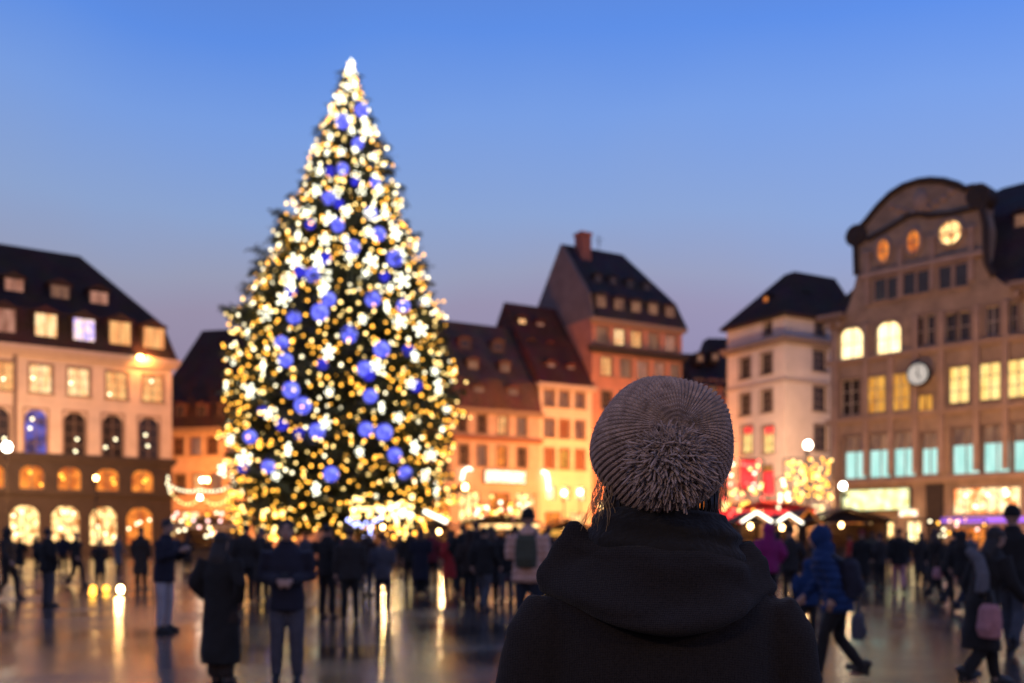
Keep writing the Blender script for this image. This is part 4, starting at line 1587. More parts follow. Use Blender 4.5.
def body_mesh(key):
    if key in BODY:
        return BODY[key]
    j = pose(*key)
    mb = MB()
    c, n = j['chest'], j['neck']
    mb.loft([(0, 0, .84, .14, .10), (0, 0, .93, .15, .105), (c.x, c.y * .4, 1.06, .125, .09), (c.x, c.y, 1.28, .165, .105),
             (n.x, n.y * .95, 1.39, .13, .08), (n.x, n.y, 1.455, .07, .06)], 20)
    h = j['head']
    mb.tube([n - Vector((0, 0, .05)), n, h - Vector((0, 0, .06))], [.062, .056, .055], 12)
    mb.ell(h + Vector((0, .008, .02)), .076, .094, .098, 20, 14)
    mb.ell(h + Vector((0, -.022, -.045)), .058, .068, .072, 16, 12)
    mb.tube([h + Vector((0, -.088, .028)), h + Vector((0, -.106, -.008)), h + Vector((0, -.112, -.022))], [.010, .013, .017], 8)
    for s in (-1, 1):
        mb.ell(h + Vector((s * .078, .006, -.004)), .012, .020, .031, 8, 8)
    for n_, s in (('l', 1), ('r', -1)):
        mb.tube([j['hip' + n_] + Vector((0, 0, .02)), j['hip' + n_].lerp(j['knee' + n_], .35), j['knee' + n_], j['knee' + n_].lerp(j['ank' + n_], .35), j['ank' + n_]],
                [.085, .080, .056, .055, .038], 12)
        a = j['ank' + n_]
        mb.tube([a + Vector((0, .03, -.03)), a + Vector((0, -.06, -.045)), a + Vector((0, -.15, -.06))], [.04, .04, .025], 8)
        mb.tube([j['sho' + n_] + Vector((-s * .02, 0, -.022)), j['sho' + n_].lerp(j['elb' + n_], .4), j['elb' + n_], j['elb' + n_].lerp(j['wri' + n_], .35), j['wri' + n_]],
                [.048, .045, .040, .040, .027], 10)
        inward = (-s, 0, 0) if key[1] in ('down', 'pocket', 'swing', 'side') else (-s * .6, .5, -.3)
        hand(mb, j['wri' + n_], j['elb' + n_], s, inward)
    me = remeshed(mb, 'body', .011, 3)
    bm = bmesh.new()
    bm.from_mesh(me)
    # eyes and mouth
    fb = MB()
    for s in (-1, 1):
        fb.ell(h + Vector((s * .031, -.083, .020)), .012, .008, .008, 8, 6, 1)
        fb.tube([h + Vector((s * .046, -.082, .044)), h + Vector((s * .018, -.092, .046))], [.004, .005], 5, 1)
    fb.ell(h + Vector((0, -.088, -.058)), .023, .007, .009, 10, 6, 2)
    vs_ = [bm.verts.new(p) for p in fb.v]
    for f, m_ in zip(fb.f, fb.m):
        nf = bm.faces.new([vs_[i] for i in f])
        nf.material_index = m_
        nf.smooth = True
    bm.to_mesh(me)
    bm.free()
    for m_ in ('skin', 'eye', 'lip'):
        me.materials.append(M[m_])
    BODY[key] = me
    return me


def jacket_mesh(key, kind):
    k = (key, kind)
    if k in CLOTH:
        return CLOTH[k]
    j = pose(*key)
    c, n = j['chest'], j['neck']
    mb = MB()
    g = {'short': 1.0, 'puffy': 1.16, 'long': 1.03, 'skirted': 1.03, 'ankle': 1.06}[kind]
    rings = []
    if kind == 'long':
        rings += [(0, .01, .40, .235, .19), (0, .01, .60, .220, .175), (0, 0, .80, .205, .16)]
    elif kind == 'ankle':
        rings += [(0, .01, .24, .235, .20), (0, .01, .55, .225, .18), (0, 0, .80, .205, .16)]
    elif kind == 'skirted':
        rings += [(0, .01, .34, .29, .23), (0, .01, .60, .25, .20), (0, 0, .80, .215, .165)]
    else:
        rings += [(0, 0, .77, .185 * g, .145 * g), (0, 0, .80, .195 * g, .155 * g)]
    rings += [(0, 0, .95, .19 * g, .15 * g), (0, c.y * .4, 1.08, .175 * g, .14 * g), (0, c.y, 1.26, .20 * g, .15 * g), (0, n.y * .9, 1.38, .195 * g, .128 * g),
              (0, n.y, 1.44, .13 * g, .10 * g), (0, n.y, 1.50, .085 * g, .082 * g), (0, n.y - .005, 1.53, .082 * g, .08 * g)]
    mb.loft(rings, 24)
    for n_ in 'lr':
        mb.tube([j['sho' + n_] + Vector((0, 0, -.01)), j['sho' + n_].lerp(j['elb' + n_], .4), j['elb' + n_], j['elb' + n_].lerp(j['wri' + n_], .6), j['wri' + n_]],
                [.094 * g, .082 * g, .068 * g, .060 * g, .050 * g], 12)
    me = remeshed(mb, 'jacket', .019, 5)
    folds(me, 1, [(9, .0028), (20, .0012)], len(CLOTH) + 3, (lambda c: .009 * np.sin(c[:, 2] * 70)) if kind == 'puffy' else None)
    CLOTH[k] = me
    return me


def trouser_mesh(key, slim=1.0):
    k = (key, 'trousers', slim)
    if k in CLOTH:
        return CLOTH[k]
    j = pose(*key)
    mb = MB()
    mb.loft([(0, 0, .80, .16, .12), (0, 0, .90, .165, .125), (0, 0, 1.02, .15, .115)], 20)
    for n_ in 'lr':
        mb.tube([j['hip' + n_], j['hip' + n_].lerp(j['knee' + n_], .4), j['knee' + n_], j['knee' + n_].lerp(j['ank' + n_], .5), j['ank' + n_] + Vector((0, 0, .0))],
                [.100, .096 * slim, .076 * slim, .070 * slim, .060 * slim], 12)
    me = remeshed(mb, 'trousers', .017, 4)
    folds(me, 1, [(12, .0022), (26, .001)], len(CLOTH) + 3)
    CLOTH[k] = me
    return me


def shoe_mesh():
    if 'shoe' in CLOTH:
        return CLOTH['shoe']
    mb = MB()
    mb.loft([(0, -.055, .0, .045, .145), (0, -.055, .03, .048, .148), (0, -.045, .06, .044, .13), (0, -.01, .09, .040, .085), (0, .03, .13, .042, .055), (0, .03, .17, .044, .05)], 16)
    me = mb.mesh('shoe')
    me.polygons.foreach_set('use_smooth', [True] * len(me.polygons))
    CLOTH['shoe'] = me
    return me


def put(name, me, mat, parent):
    if not me.materials:
        me.materials.append(None)
    o = link(name, me, parent)
    o.material_slots[0].link = 'OBJECT'
    o.material_slots[0].material = mat
    return o


def head_wear(kind, j, parent, mat):
    h = j['head']
    mb = MB()
    if kind == 'hood':
        mb.ell(h + Vector((0, .035, .015)), .118, .125, .145, 20, 14)
        mb.loft([(0, j['neck'].y + .02, 1.40, .16, .12), (0, j['neck'].y + .02, 1.47, .12, .11), (0, j['neck'].y + .03, 1.56, .105, .10)], 18)
        return put('hood', remeshed(mb, 'hood', .018, 5), mat, parent)
    if kind == 'beanie':
        mb.ell(h + Vector((0, .016, .070)), .092, .108, .098, 18, 12)
        mb.tube([h + Vector((.088 * math.cos(t * .5236), .014 + .102 * math.sin(t * .5236), .035)) for t in range(13)], .022, 8)
        return put('beanie', remeshed(mb, 'beanie', .013, 3), mat, parent)
    if kind == 'long_hair':
        mb.ell(h + Vector((0, .018, .028)), .090, .098, .100, 18, 12)
        mb.loft([(0, j['neck'].y + .075, 1.36, .11, .05), (0, j['neck'].y + .07, 1.46, .105, .06), (0, h.y + .05, 1.60, .092, .07)], 16)
        return put('hair', remeshed(mb, 'hair', .014, 4), mat, parent)
    mb.ell(h + Vector((0, .016, .034)), .085, .096, .096, 18, 12)
    return put('hair', remeshed(mb, 'hair', .012, 3), mat, parent)


def person(px, head, feet, label, rz=0, legs='stand', arms='down', lean=0.0, jacket=('short', 'black'), trousers='dark_jeans', top=('hair', 'hair_dark'),
           shoes='leather', group=None, depth=None, slim=1.0, tall=None):
    Y = depth or depth_of_feet(feet)
    hgt = tall or (CH + (HZ - head) * Y / F)
    k = hgt / 1.75
    p = thing('person', label, 'person', (wx(px, Y), Y, 0), rz, group)
    p.scale = (k, k, k)
    key = (legs, arms, lean)
    j = pose(*key)
    link('body', body_mesh(key), p)
    put('jacket' if jacket[0] in ('short', 'puffy') else 'coat', jacket_mesh(key, jacket[0]), CL[jacket[1]], p)
    put('trousers', trouser_mesh(key, slim), CL[trousers], p)
    for n_ in 'lr':
        s_ = put('shoe', shoe_mesh(), M[shoes], p)
        a = j['ank' + n_]
        s_.location = (a.x, a.y - .025, max(0.0, a.z - .085))
        if a.z > .1:
            s_.rotation_euler = (R(-18), 0, 0)
            s_.location.z = .075
    head_wear(top[0], j, p, M[top[1]] if top[1] in M else CL[top[1]])
    return p


def bag(name, label, who, loc, size, mat, cat='bag', strap=None, tex='leather'):
    """rounded bag with flap and straps, placed next to the body that carries it"""
    k = who.scale.x
    M4 = Matrix.Translation(who.location) @ Matrix.Rotation(who.rotation_euler.z, 4, 'Z') @ Matrix.Scale(k, 4)
    t = thing(name, label, cat, M4 @ Vector(loc), who.rotation_euler.z)
    t.scale = (k, k, k)
    a, b, c = size
    mb = MB()
    mb.loft([(0, 0, 0, a * .80, b * .8), (0, 0, c * .06, a * .96, b), (0, 0, c * .5, a, b * 1.06), (0, 0, c * .85, a * .9, b * .9), (0, 0, c, a * .6, b * .5)], 20)
    put('sack', mb.mesh('sack'), mat, t)
    mb = MB()
    mb.loft([(0, b * .75, c * .15, a * .68, b * .5), (0, b * .8, c * .3, a * .72, b * .6), (0, b * .75, c * .48, a * .66, b * .45)], 16)
    put('pocket', mb.mesh('pocket'), mat, t)
    for st in (strap or []):
        mb = MB()
        mb.tube(st, .02, 8)
        put('strap', mb.mesh('strap'), M['leather'], t)
    return t


def gadget(who, loc, label):
    k = who.scale.x
    M4 = Matrix.Translation(who.location) @ Matrix.Rotation(who.rotation_euler.z, 4, 'Z') @ Matrix.Scale(k, 4)
    t = thing('phone', label, 'phone', M4 @ Vector(loc), who.rotation_euler.z)
    mb = MB()
    mb.box(-.037, .037, -.004, .004, -.075, .075)
    o = mb.build('case', M['metal_dark'], t)
    mb = MB()
    mb.box(-.033, .033, .0042, .006, -.068, .068)
    mb.build('screen', emit('phone_screen', (.6, .6, .7), .5), t)
    t.rotation_euler = (R(-35), 0, who.rotation_euler.z)


BK = math.pi          # back to the camera
# near figures, left to right
person(8, 528, 600, 'person in a dark hooded jacket cut by the left edge of the picture', R(80), 'walk', 'swing', jacket=('short', 'charcoal'), trousers='black', top=('hood', 'charcoal'))
person(48, 528, 607, 'person in a bulky dark jacket and grey jeans, second from the left edge', R(150), 'stand', 'pocket', jacket=('puffy', 'black'), trousers='jeans')
person(76, 532, 586, 'person in dark clothes with one leg forward, left of the ground lantern', R(70), 'walk', 'swing', jacket=('short', 'black'), trousers='black')
person(100, 540, 584, 'short person in a dark coat standing behind the ground lantern', R(200), 'stand', 'pocket', jacket=('long', 'charcoal'), trousers='black', top=('beanie', 'grey'))
person(141, 527, 589, 'thin person in a dark coat behind the man in pale trousers', R(170), 'stand', 'down', jacket=('long', 'charcoal'), trousers='black')
pp = person(164, 519, 632, 'person in a navy jacket and pale trousers looking at a phone, facing right', R(75), 'stand', 'phone', .05, jacket=('short', 'navy'), trousers='pale', slim=.92)
gadget(pp, (0, -.40, 1.30), 'phone held up by the person in pale trousers')
person(221, 531, 684, 'woman in an ankle length black coat with long dark hair, back turned', R(165), 'together', 'pocket', jacket=('ankle', 'black'), trousers='brown', top=('long_hair', 'hair_dark'), slim=1.45)
person(246, 524, 604, 'person in dark clothes half hidden behind the woman in the long coat', R(190), 'stand', 'pocket', jacket=('puffy', 'charcoal'), trousers='black')
pp = person(287, 519, 684, 'man in a dark navy jacket and grey jeans holding his hands in front', R(8), 'stand', 'front', .03, jacket=('short', 'navy'), trousers='slate', slim=1.05)
gadget(pp, (0, -.335, 1.13), 'phone in the hands of the man in the navy jacket and grey jeans')
person(327, 524, 618, 'man in a dark jacket on the left of the couple beneath the tree', R(160), 'stand', 'pocket', jacket=('short', 'black'), trousers='black')
person(350, 527, 622, 'taller dark figure on the right of the couple beneath the tree', R(190), 'stand', 'down', jacket=('puffy', 'charcoal'), trousers='black', top=('hair', 'hair_brown'))
person(383, 533, 616, 'person in a slate jacket and dark jeans walking before the glowing kiosk', R(175), 'stand', 'front', jacket=('short', 'slate'), trousers='dark_jeans')
person(410, 528, 590, 'person in a black jacket left of the one in maroon', R(165), 'stand', 'down', jacket=('short', 'black'), trousers='black', top=('beanie', 'black'))
person(432, 529, 589, 'person in a maroon jacket in the row of onlookers', R(180), 'stand', 'pocket', jacket=('short', 'maroon'), trousers='black')
person(450, 531, 592, 'person in a red coat right of the one in maroon', R(195), 'walk', 'swing', jacket=('long', 'red'), trousers='black', top=('long_hair', 'hair_dark'))
person(463, 524, 596, 'dark figure right next to the red coat', R(175), 'stand', 'pocket', jacket=('puffy', 'black'), trousers='black')
person(476, 521, 600, 'person in a black jacket with warm brown hair left of the backpack wearer', R(160), 'stand', 'down', jacket=('short', 'black'), trousers='dark_jeans', top=('hair', 'hair_brown'))
person(491, 525, 603, 'person in a charcoal coat just left of the backpack wearer', R(185), 'stand', 'pocket', jacket=('long', 'charcoal'), trousers='black', top=('long_hair', 'hair_brown'))
person(507, 530, 604, 'person in dark jeans beside the elbow of the backpack wearer', R(200), 'stand', 'front', jacket=('short', 'black'), trousers='jeans')
pp = person(528, 510, 640, 'person in a beige padded jacket and black beanie seen from behind', R(172), 'stand', 'front', jacket=('puffy', 'beige'), trousers='dark_jeans', top=('beanie', 'black'))
bag('backpack', 'dark olive backpack worn over the beige padded jacket', pp, (0, .225, .98), (.15, .085, .44), CL['olive'], 'backpack',
    strap=[[(s * .10, -.06, .40), (s * .12, -.14, .48), (s * .13, -.32, .44), (s * .14, -.37, .26), (s * .14, -.16, .06)] for s in (-1, 1)])
# right of the woman
person(768, 524, 612, 'child in a magenta hooded jacket beside the shoulder of the foreground person', R(190), 'stand', 'pocket', jacket=('puffy', 'magenta'), trousers='black', top=('hood', 'magenta'))
person(808, 560, 642, 'child in a bright blue padded jacket next to the stooping adult in blue', R(170), 'stand', 'pocket', jacket=('puffy', 'blue'), trousers='black', top=('hood', 'blue'))
pp = person(838, 527, 680, 'adult in a blue hooded jacket stooping forward in mid stride', R(250), 'walk', 'swing', .18, jacket=('puffy', 'blue'), trousers='black', top=('hood', 'blue'))
bag('backpack', 'bulky dark backpack with grey bands on the stooping adult in blue', pp, (0, .12, .93), (.19, .13, .46), CL['navy'], 'backpack',
    strap=[[(s * .12, -.06, .42), (s * .13, -.18, .50), (s * .14, -.36, .40), (s * .14, -.26, .18)] for s in (-1, 1)])
bag('carrier_bag', 'pale blue carrier bag hanging behind the stooping adult in blue', pp, (.30, .22, .50), (.13, .07, .30), CL['slate'], 'bag', strap=[[(-.07, 0, .29), (-.02, 0, .42), (.02, 0, .42), (.07, 0, .29)]])
person(822, 529, 600, 'person with pale hair seen just left of the blue hood', R(210), 'stand', 'down', jacket=('short', 'grey'), trousers='black', top=('hair', 'hair_brown'))
person(862, 531, 588, 'person in black standing left of the one in pink trousers', R(170), 'stand', 'down', jacket=('long', 'black'), trousers='black', top=('beanie', 'maroon'))
person(880, 533, 590, 'dark figure close behind the one in pink trousers', R(200), 'stand', 'pocket', jacket=('short', 'charcoal'), trousers='black')
person(899, 528, 594, 'person in a black jacket and pink trousers far across the square', R(165), 'walk', 'swing', jacket=('puffy', 'black'), trousers='pink', top=('hair', 'hair_dark'))
person(921, 532, 586, 'slim dark figure before the dark pillar of the clock building', R(185), 'stand', 'down', jacket=('long', 'charcoal'), trousers='black', top=('long_hair', 'hair_dark'))
pp = person(948, 530, 606, 'dark figure leaning left at the back of the right hand group', R(110), 'walk', 'swing', .18, jacket=('short', 'black'), trousers='black')
bag('shoulder_bag', 'pale pink bag carried between the figures at right', pp, (.26, .05, .62), (.15, .08, .26), CL['pink'], 'bag', strap=[[(-.1, 0, .25), (-.05, 0, .55), (.05, 0, .55), (.1, 0, .25)]])
pp = person(982, 526, 686, 'person in black striding left with a pale scarf over the shoulder', R(100), 'walk', 'swing', .14, jacket=('long', 'black'), trousers='black', top=('long_hair', 'hair_dark'))
mb = MB()
mb.tube([(.13, -.10, 1.24), (.14, .03, 1.46), (.06, .10, 1.47), (-.06, .08, 1.40), (-.16, .10, 1.22), (-.17, .12, 1.02)], [.05, .055, .06, .06, .07, .075], 12)
put('scarf', remeshed(mb, 'scarf', .015, 4), CL['grey'], pp)
bag('shopping_bag', 'pinkish beige shopping bag swinging beside the striding person in black', pp, (-.34, .15, .56), (.17, .08, .36), CL['pink'], 'bag', strap=[[(-.08, 0, .34), (-.03, 0, .50), (.03, 0, .50), (.08, 0, .34)]])
person(1012, 507, 652, 'tall person in a black jacket at the right edge behind the striding one', R(140), 'walk', 'swing', jacket=('short', 'black'), trousers='jeans', top=('beanie', 'black'))
person(1042, 525, 640, 'person in a dark coat just beyond the right edge of the square', R(130), 'stand', 'pocket', jacket=('long', 'charcoal'), trousers='black')

for i, (px, hd, ft, jk, tr, tp, rz_, lg, ar) in enumerate((
        (262, 528, 600, ('long', 'charcoal'), 'black', ('beanie', 'grey'), 170, 'stand', 'pocket'),
        (366, 529, 596, ('puffy', 'brown'), 'dark_jeans', ('hair', 'hair_brown'), 150, 'stand', 'phone'),
        (421, 527, 596, ('long', 'navy'), 'black', ('long_hair', 'hair_brown'), 180, 'together', 'front'),
        (470, 530, 606, ('puffy', 'brown'), 'black', ('hood', 'brown'), 190, 'stand', 'pocket'),
        (484, 527, 612, ('short', 'black'), 'jeans', ('hair', 'hair_dark'), 150, 'walk', 'swing'),
        (515, 527, 600, ('long', 'maroon'), 'black', ('beanie', 'black'), 175, 'stand', 'pocket'),
        (548, 526, 600, ('short', 'charcoal'), 'black', ('hair', 'hair_brown'), 185, 'stand', 'phone'),
        (790, 527, 606, ('short', 'charcoal'), 'black', ('beanie', 'black'), 195, 'stand', 'pocket'),
        (935, 529, 598, ('long', 'black'), 'black', ('long_hair', 'hair_brown'), 100, 'walk', 'swing'),
        (962, 531, 612, ('short', 'black'), 'dark_jeans', ('hood', 'charcoal'), 115, 'walk', 'swing'))):
    what = {'short': 'short %s jacket', 'puffy': 'padded %s jacket', 'long': 'long %s coat'}[jk[0]] % jk[1]
    near = ('just left of the man in navy and grey jeans', 'left of the walker in slate', 'between the black jacket and the maroon one',
            'right of the red coat', 'stepping out of the middle crowd', 'left of the backpack wearer', 'right of the backpack wearer',
            'behind the child in bright blue', 'at the left of the right hand group', 'in the middle of the right hand group')[i]
    person(px, hd, ft, 'onlooker in a ' + what + ' ' + near, R(rz_), lg, ar, jacket=jk, trousers=tr, top=tp)

# the far crowd round the foot of the tree and before the stalls
far = [(18, 574), (33, 570), (62, 572), (118, 573), (188, 571), (232, 574), (259, 578), (268, 572), (305, 577), (338, 574), (372, 571), (404, 572),
       (421, 576), (457, 579), (498, 574), (545, 574), (573, 573), (736, 576), (778, 578), (791, 574), (815, 576), (850, 573),
       (871, 574), (890, 572), (910, 573), (936, 576), (960, 574), (972, 578), (996, 575), (1014, 577)]
cols = ['black', 'charcoal', 'navy', 'grey', 'brown', 'charcoal', 'maroon', 'black', 'slate', 'red', 'olive', 'charcoal']
for i, (px, fy) in enumerate(far):
    person(px + random.uniform(-3, 3), 0, fy, 'onlooker in the far crowd standing before the lit stalls', R(180 + random.uniform(-70, 70)), random.choice(['stand', 'stand', 'walk']),
           'pocket' if i % 3 else 'swing', jacket=(random.choice(['short', 'puffy', 'long']), cols[i % len(cols)]), trousers=random.choice(['black', 'dark_jeans', 'black', 'jeans']),
           top=random.choice([('hair', 'hair_dark'), ('beanie', 'black'), ('hair', 'hair_brown'), ('long_hair', 'hair_dark'), ('hood', 'charcoal')]),
           group='far crowd before the stalls', tall=random.uniform(1.58, 1.84))


# ------------------------------------------------------------------ the person in front
FWX, FWY = wx(663, 1.90), 1.92
W = thing('person', 'person in a black hooded coat and grey knitted pompom hat, seen from behind close up', 'person', (FWX, FWY, 0), 0)
o = link('body', body_mesh(('stand', 'down', 0.0)), W)
o.rotation_euler = (0, 0, math.pi)
o.scale = (.84, .86, .975)
o = put('trousers', trouser_mesh(('stand', 'down', 0.0), .9), CL['black'], W)
o.rotation_euler = (0, 0, math.pi)
for s in (-1, 1):
    o = put('boot', shoe_mesh(), M['leather'], W)
    o.location = (s * .11, .01, 0)
    o.rotation_euler = (0, 0, math.pi)


def wool():
    """black woollen coat cloth with a faint woven check"""
    m, nt, bs = new_mat('black_wool')
    N = nt.nodes.new
    L = nt.links.new
    tc = N('ShaderNodeTexCoord')
    hts = []
    for d in ('X', 'Z'):
        wv = N('ShaderNodeTexWave')
        wv.wave_type = 'BANDS'
        wv.bands_direction = d
        wv.inputs['Scale'].default_value = 105
        wv.inputs['Distortion'].default_value = 3.5
        wv.inputs['Detail'].default_value = 2
        L(tc.outputs['Object'], wv.inputs['Vector'])
        hts.append(wv)
    mm = N('ShaderNodeMath')
    mm.operation = 'MULTIPLY'
    L(hts[0].outputs['Fac'], mm.inputs[0])
    L(hts[1].outputs['Fac'], mm.inputs[1])
    nz = N('ShaderNodeTexNoise')
    nz.inputs['Scale'].default_value = 240
    nz.inputs['Detail'].default_value = 4
    L(tc.outputs['Object'], nz.inputs['Vector'])
    ad = N('ShaderNodeMath')
    ad.operation = 'ADD'
    L(mm.outputs[0], ad.inputs[0])
    L(nz.outputs['Fac'], ad.inputs[1])
    cr = N('ShaderNodeValToRGB')
    cr.color_ramp.elements[0].position = .35
    cr.color_ramp.elements[1].position = 1.2 / 1.3
    cr.color_ramp.elements[0].color = (.0048, .0040, .0042, 1)
    cr.color_ramp.elements[1].color = (.025, .0205, .0205, 1)
    L(ad.outputs[0], cr.inputs['Fac'])
    L(cr.outputs[0], bs.inputs['Base Color'])
    b = N('ShaderNodeBump')
    b.inputs['Strength'].default_value = .5
    b.inputs['Distance'].default_value = .002
    L(ad.outputs[0], b.inputs['Height'])
    L(b.outputs[0], bs.inputs['Normal'])
    bs.inputs['Roughness'].default_value = .95
    bs.inputs['Specular IOR Level'].default_value = .15
    bs.inputs['Sheen Weight'].default_value = .06
    bs.inputs['Sheen Roughness'].default_value = .5
    return m


WOOL = wool()
# local frame of W: x right, y away from the camera, z up
mb = MB()
mb.loft([(0, .0, .42, .27, .20), (0, 0, .60, .255, .19), (0, 0, .80, .235, .175), (0, 0, 1.0, .215, .155), (0, 0, 1.2, .222, .155), (0, .0, 1.29, .226, .145),
         (0, .0, 1.345, .215, .130), (0, .0, 1.375, .20, .12), (0, .005, 1.40, .165, .115), (0, .01, 1.42, .125, .11), (0, .015, 1.47, .10, .10)], 40)
for s in (-1, 1):
    mb.tube([(s * .195, 0, 1.315), (s * .224, -.005, 1.26), (s * .240, .0, 1.17), (s * .250, -.01, 1.06), (s * .235, .03, .93), (s * .222, .05, .85)],
            [.068, .074, .072, .068, .060, .052], 20)
coat = remeshed(mb, 'coat', .010, 8)
folds(coat, 1, [(6, .0026), (15, .0011), (34, .0004)], 5,
      lambda c: -.0035 * np.exp(-((c[:, 0] - .003) / .004) ** 2) * (c[:, 1] < 0) - .003 * np.exp(-((np.abs(c[:, 0]) - .205 - .05 * (1.33 - c[:, 2])) / .005) ** 2) * (c[:, 2] > 1.05))
coat.materials.append(WOOL)
link('coat', coat, W)


def hood():
    """the turned down hood: a thick roll lying round the neck, high at its two corners"""
    NT, NP = 150, 60
    verts = []
    for i in range(NT + 1):
        t = -1 + 2 * i / NT
        th = t * R(128)
        a, b = .151, .146
        # corners stand up and stick out at left and right
        cor = math.exp(-((abs(t) - .66) / .10) ** 2)
        ztop = 1.440 + .012 * t * t + cor * (.042 if t < 0 else .010) - .010 * (t > 0) * t
        zbot = 1.300 + .085 * abs(t) ** 1.4 - .020 * math.exp(-((t - .02) / .33) ** 2)
        zm, h = (ztop + zbot) / 2, (ztop - zbot) / 2
        th_ = .036 + .010 * math.cos(t * math.pi / 2)
        fade = min(1, (1 - abs(t)) / .12 + .12)
        h *= fade
        th_ *= fade
        lean_ = .020 + .012 * math.cos(t * 3)
        for j in range(NP):
            ph = 2 * math.pi * j / NP
            c_, s_ = math.cos(ph), math.sin(ph)
            sup = lambda v: math.copysign(abs(v) ** .6, v)
            zz = zm + h * sup(s_)
            rr = th_ * sup(c_) * (1 - .66 * sup(s_)) - lean_ * s_ * (1.1 if t < 0 else 1.1 - 1.3 * min(1, t * 1.6)) + (.030 if t < 0 else .022) * cor
            # folds that run along the roll
            k = noise.noise(Vector((th * 1.6, zz * 16, 4.2))) * .016 + noise.noise(Vector((th * 3.5, zz * 30, 1.2))) * .004
            k -= .007 * max(0, 1 - 5 * abs(noise.noise(Vector((th * 1.3 + 7, zz * 9, 2.2))))) * (c_ > 0)
            k += .006 * math.sin((zz - zbot) / (2 * h + 1e-4) * 9 + th * 1.4) * (c_ > 0)
            rr += k * fade
            if c_ > 0:      # stitched hem along the rim
                rr -= .0035 * math.exp(-((zz - ztop + .026) / .0028) ** 2)
            x = math.sin(th) * (a + rr)
            y = -math.cos(th) * (b + rr) + .02
            verts.append((x - .008, y, zz))
    q = []
    for i in range(NT):
        for j in range(NP):
            j2 = (j + 1) % NP
            q.append((i * NP + j, i * NP + j2, (i + 1) * NP + j2, (i + 1) * NP + j))
    o = np_mesh('hood', verts, q, WOOL, W)
    # lower fold
    verts = []
    NT, NP = 110, 36
    for i in range(NT + 1):
        t = -1 + 2 * i / NT
        th = t * R(80)
        fade = min(1, (1 - abs(t)) / .35 + .05)
        zc_ = 1.300 + .062 * abs(t) ** 1.3
        for j in range(NP):
            ph = 2 * math.pi * j / NP
            rr = .030 * math.cos(ph) * fade
            zz = zc_ + .045 * math.sin(ph) * fade
            k = noise.noise(Vector((th * 2.2, zz * 20, 9.2))) * .009 * fade
            verts.append((math.sin(th) * (.165 + rr + k), -math.cos(th) * (.150 + rr + k) + .02, zz))
    q = []
    for i in range(NT):
        for j in range(NP):
            j2 = (j + 1) % NP
            q.append((i * NP + j, i * NP + j2, (i + 1) * NP + j2, (i + 1) * NP + j))
    np_mesh('hood_fold', verts, q, WOOL, o)


hood()


def collar():
    verts = []
    NT, NP = 120, 60
    rows = [(1.36, .150, .125), (1.40, .152, .128), (1.435, .150, .125), (1.462, .142, .118), (1.485, .128, .108), (1.503, .108, .096), (1.510, .085, .080), (1.50, .070, .066)]
    zz = np.linspace(0, len(rows) - 1, NP)
    for j in range(NP):
        z = np.interp(zz[j], range(len(rows)), [r[0] for r in rows])
        a = np.interp(zz[j], range(len(rows)), [r[1] for r in rows])
        b = np.interp(zz[j], range(len(rows)), [r[2] for r in rows])
        for i in range(NT):
            t = 2 * math.pi * i / NT
            k = noise.noise(Vector((math.cos(t) * 2.5, math.sin(t) * 2.5, z * 26))) * .010 + .004 * math.sin(z * 150 + 2 * math.cos(t))
            verts.append(((a * 1.06 + k) * math.cos(t) + .006, (b + k) * math.sin(t) + .01, z + .012 * math.cos(t) * -.6))
    q = []
    for j in range(NP - 1):
        for i in range(NT):
            i2 = (i + 1) % NT
            q.append((j * NT + i, j * NT + i2, (j + 1) * NT + i2, (j + 1) * NT + i))
    np_mesh('scarf', verts, q, cloth('scarf', (.007, .006, .0065), .95, .5), W)


collar()

# ---- the knitted hat: crown turned to the camera, ribs running out from it
HC = Vector((wx(664.5, 1.86) - FWX, 1.86 - FWY, wz(444, 1.86)))       # middle of the hat
AX = Vector((.075, -.96, .15)).normalized()                          # towards the crown
U_ = AX.cross(Vector((0, 0, 1))).normalized()
V_ = U_.cross(AX).normalized()


def yarn_mat():
    m, nt, bs = new_mat('grey_yarn')
    N = nt.nodes.new
    L = nt.links.new
    tc = N('ShaderNodeTexCoord')
    n1 = N('ShaderNodeTexNoise')
    n1.inputs['Scale'].default_value = 55
    n1.inputs['Detail'].default_value = 5
    L(tc.outputs['Object'], n1.inputs['Vector'])
    cr = N('ShaderNodeValToRGB')
    cr.color_ramp.elements[0].position = .3
    cr.color_ramp.elements[1].position = .72
    cr.color_ramp.elements[0].color = (.20, .142, .130, 1)
    cr.color_ramp.elements[1].color = (.44, .33, .30, 1)
    L(n1.outputs['Fac'], cr.inputs['Fac'])
    L(cr.outputs[0], bs.inputs['Base Color'])
    n2 = N('ShaderNodeTexNoise')
    n2.inputs['Scale'].default_value = 700
    n2.inputs['Detail'].default_value = 3
    L(tc.outputs['Object'], n2.inputs['Vector'])
    b = N('ShaderNodeBump')
    b.inputs['Strength'].default_value = .6
    b.inputs['Distance'].default_value = .001
    L(n2.outputs['Fac'], b.inputs['Height'])
    L(b.outputs[0], bs.inputs['Normal'])
    bs.inputs['Roughness'].default_value = .95
    bs.inputs['Specular IOR Level'].default_value = .2
    bs.inputs['Sheen Weight'].default_value = .35
    bs.inputs['Sheen Roughness'].default_value = .6
    return m


YARN = yarn_mat()


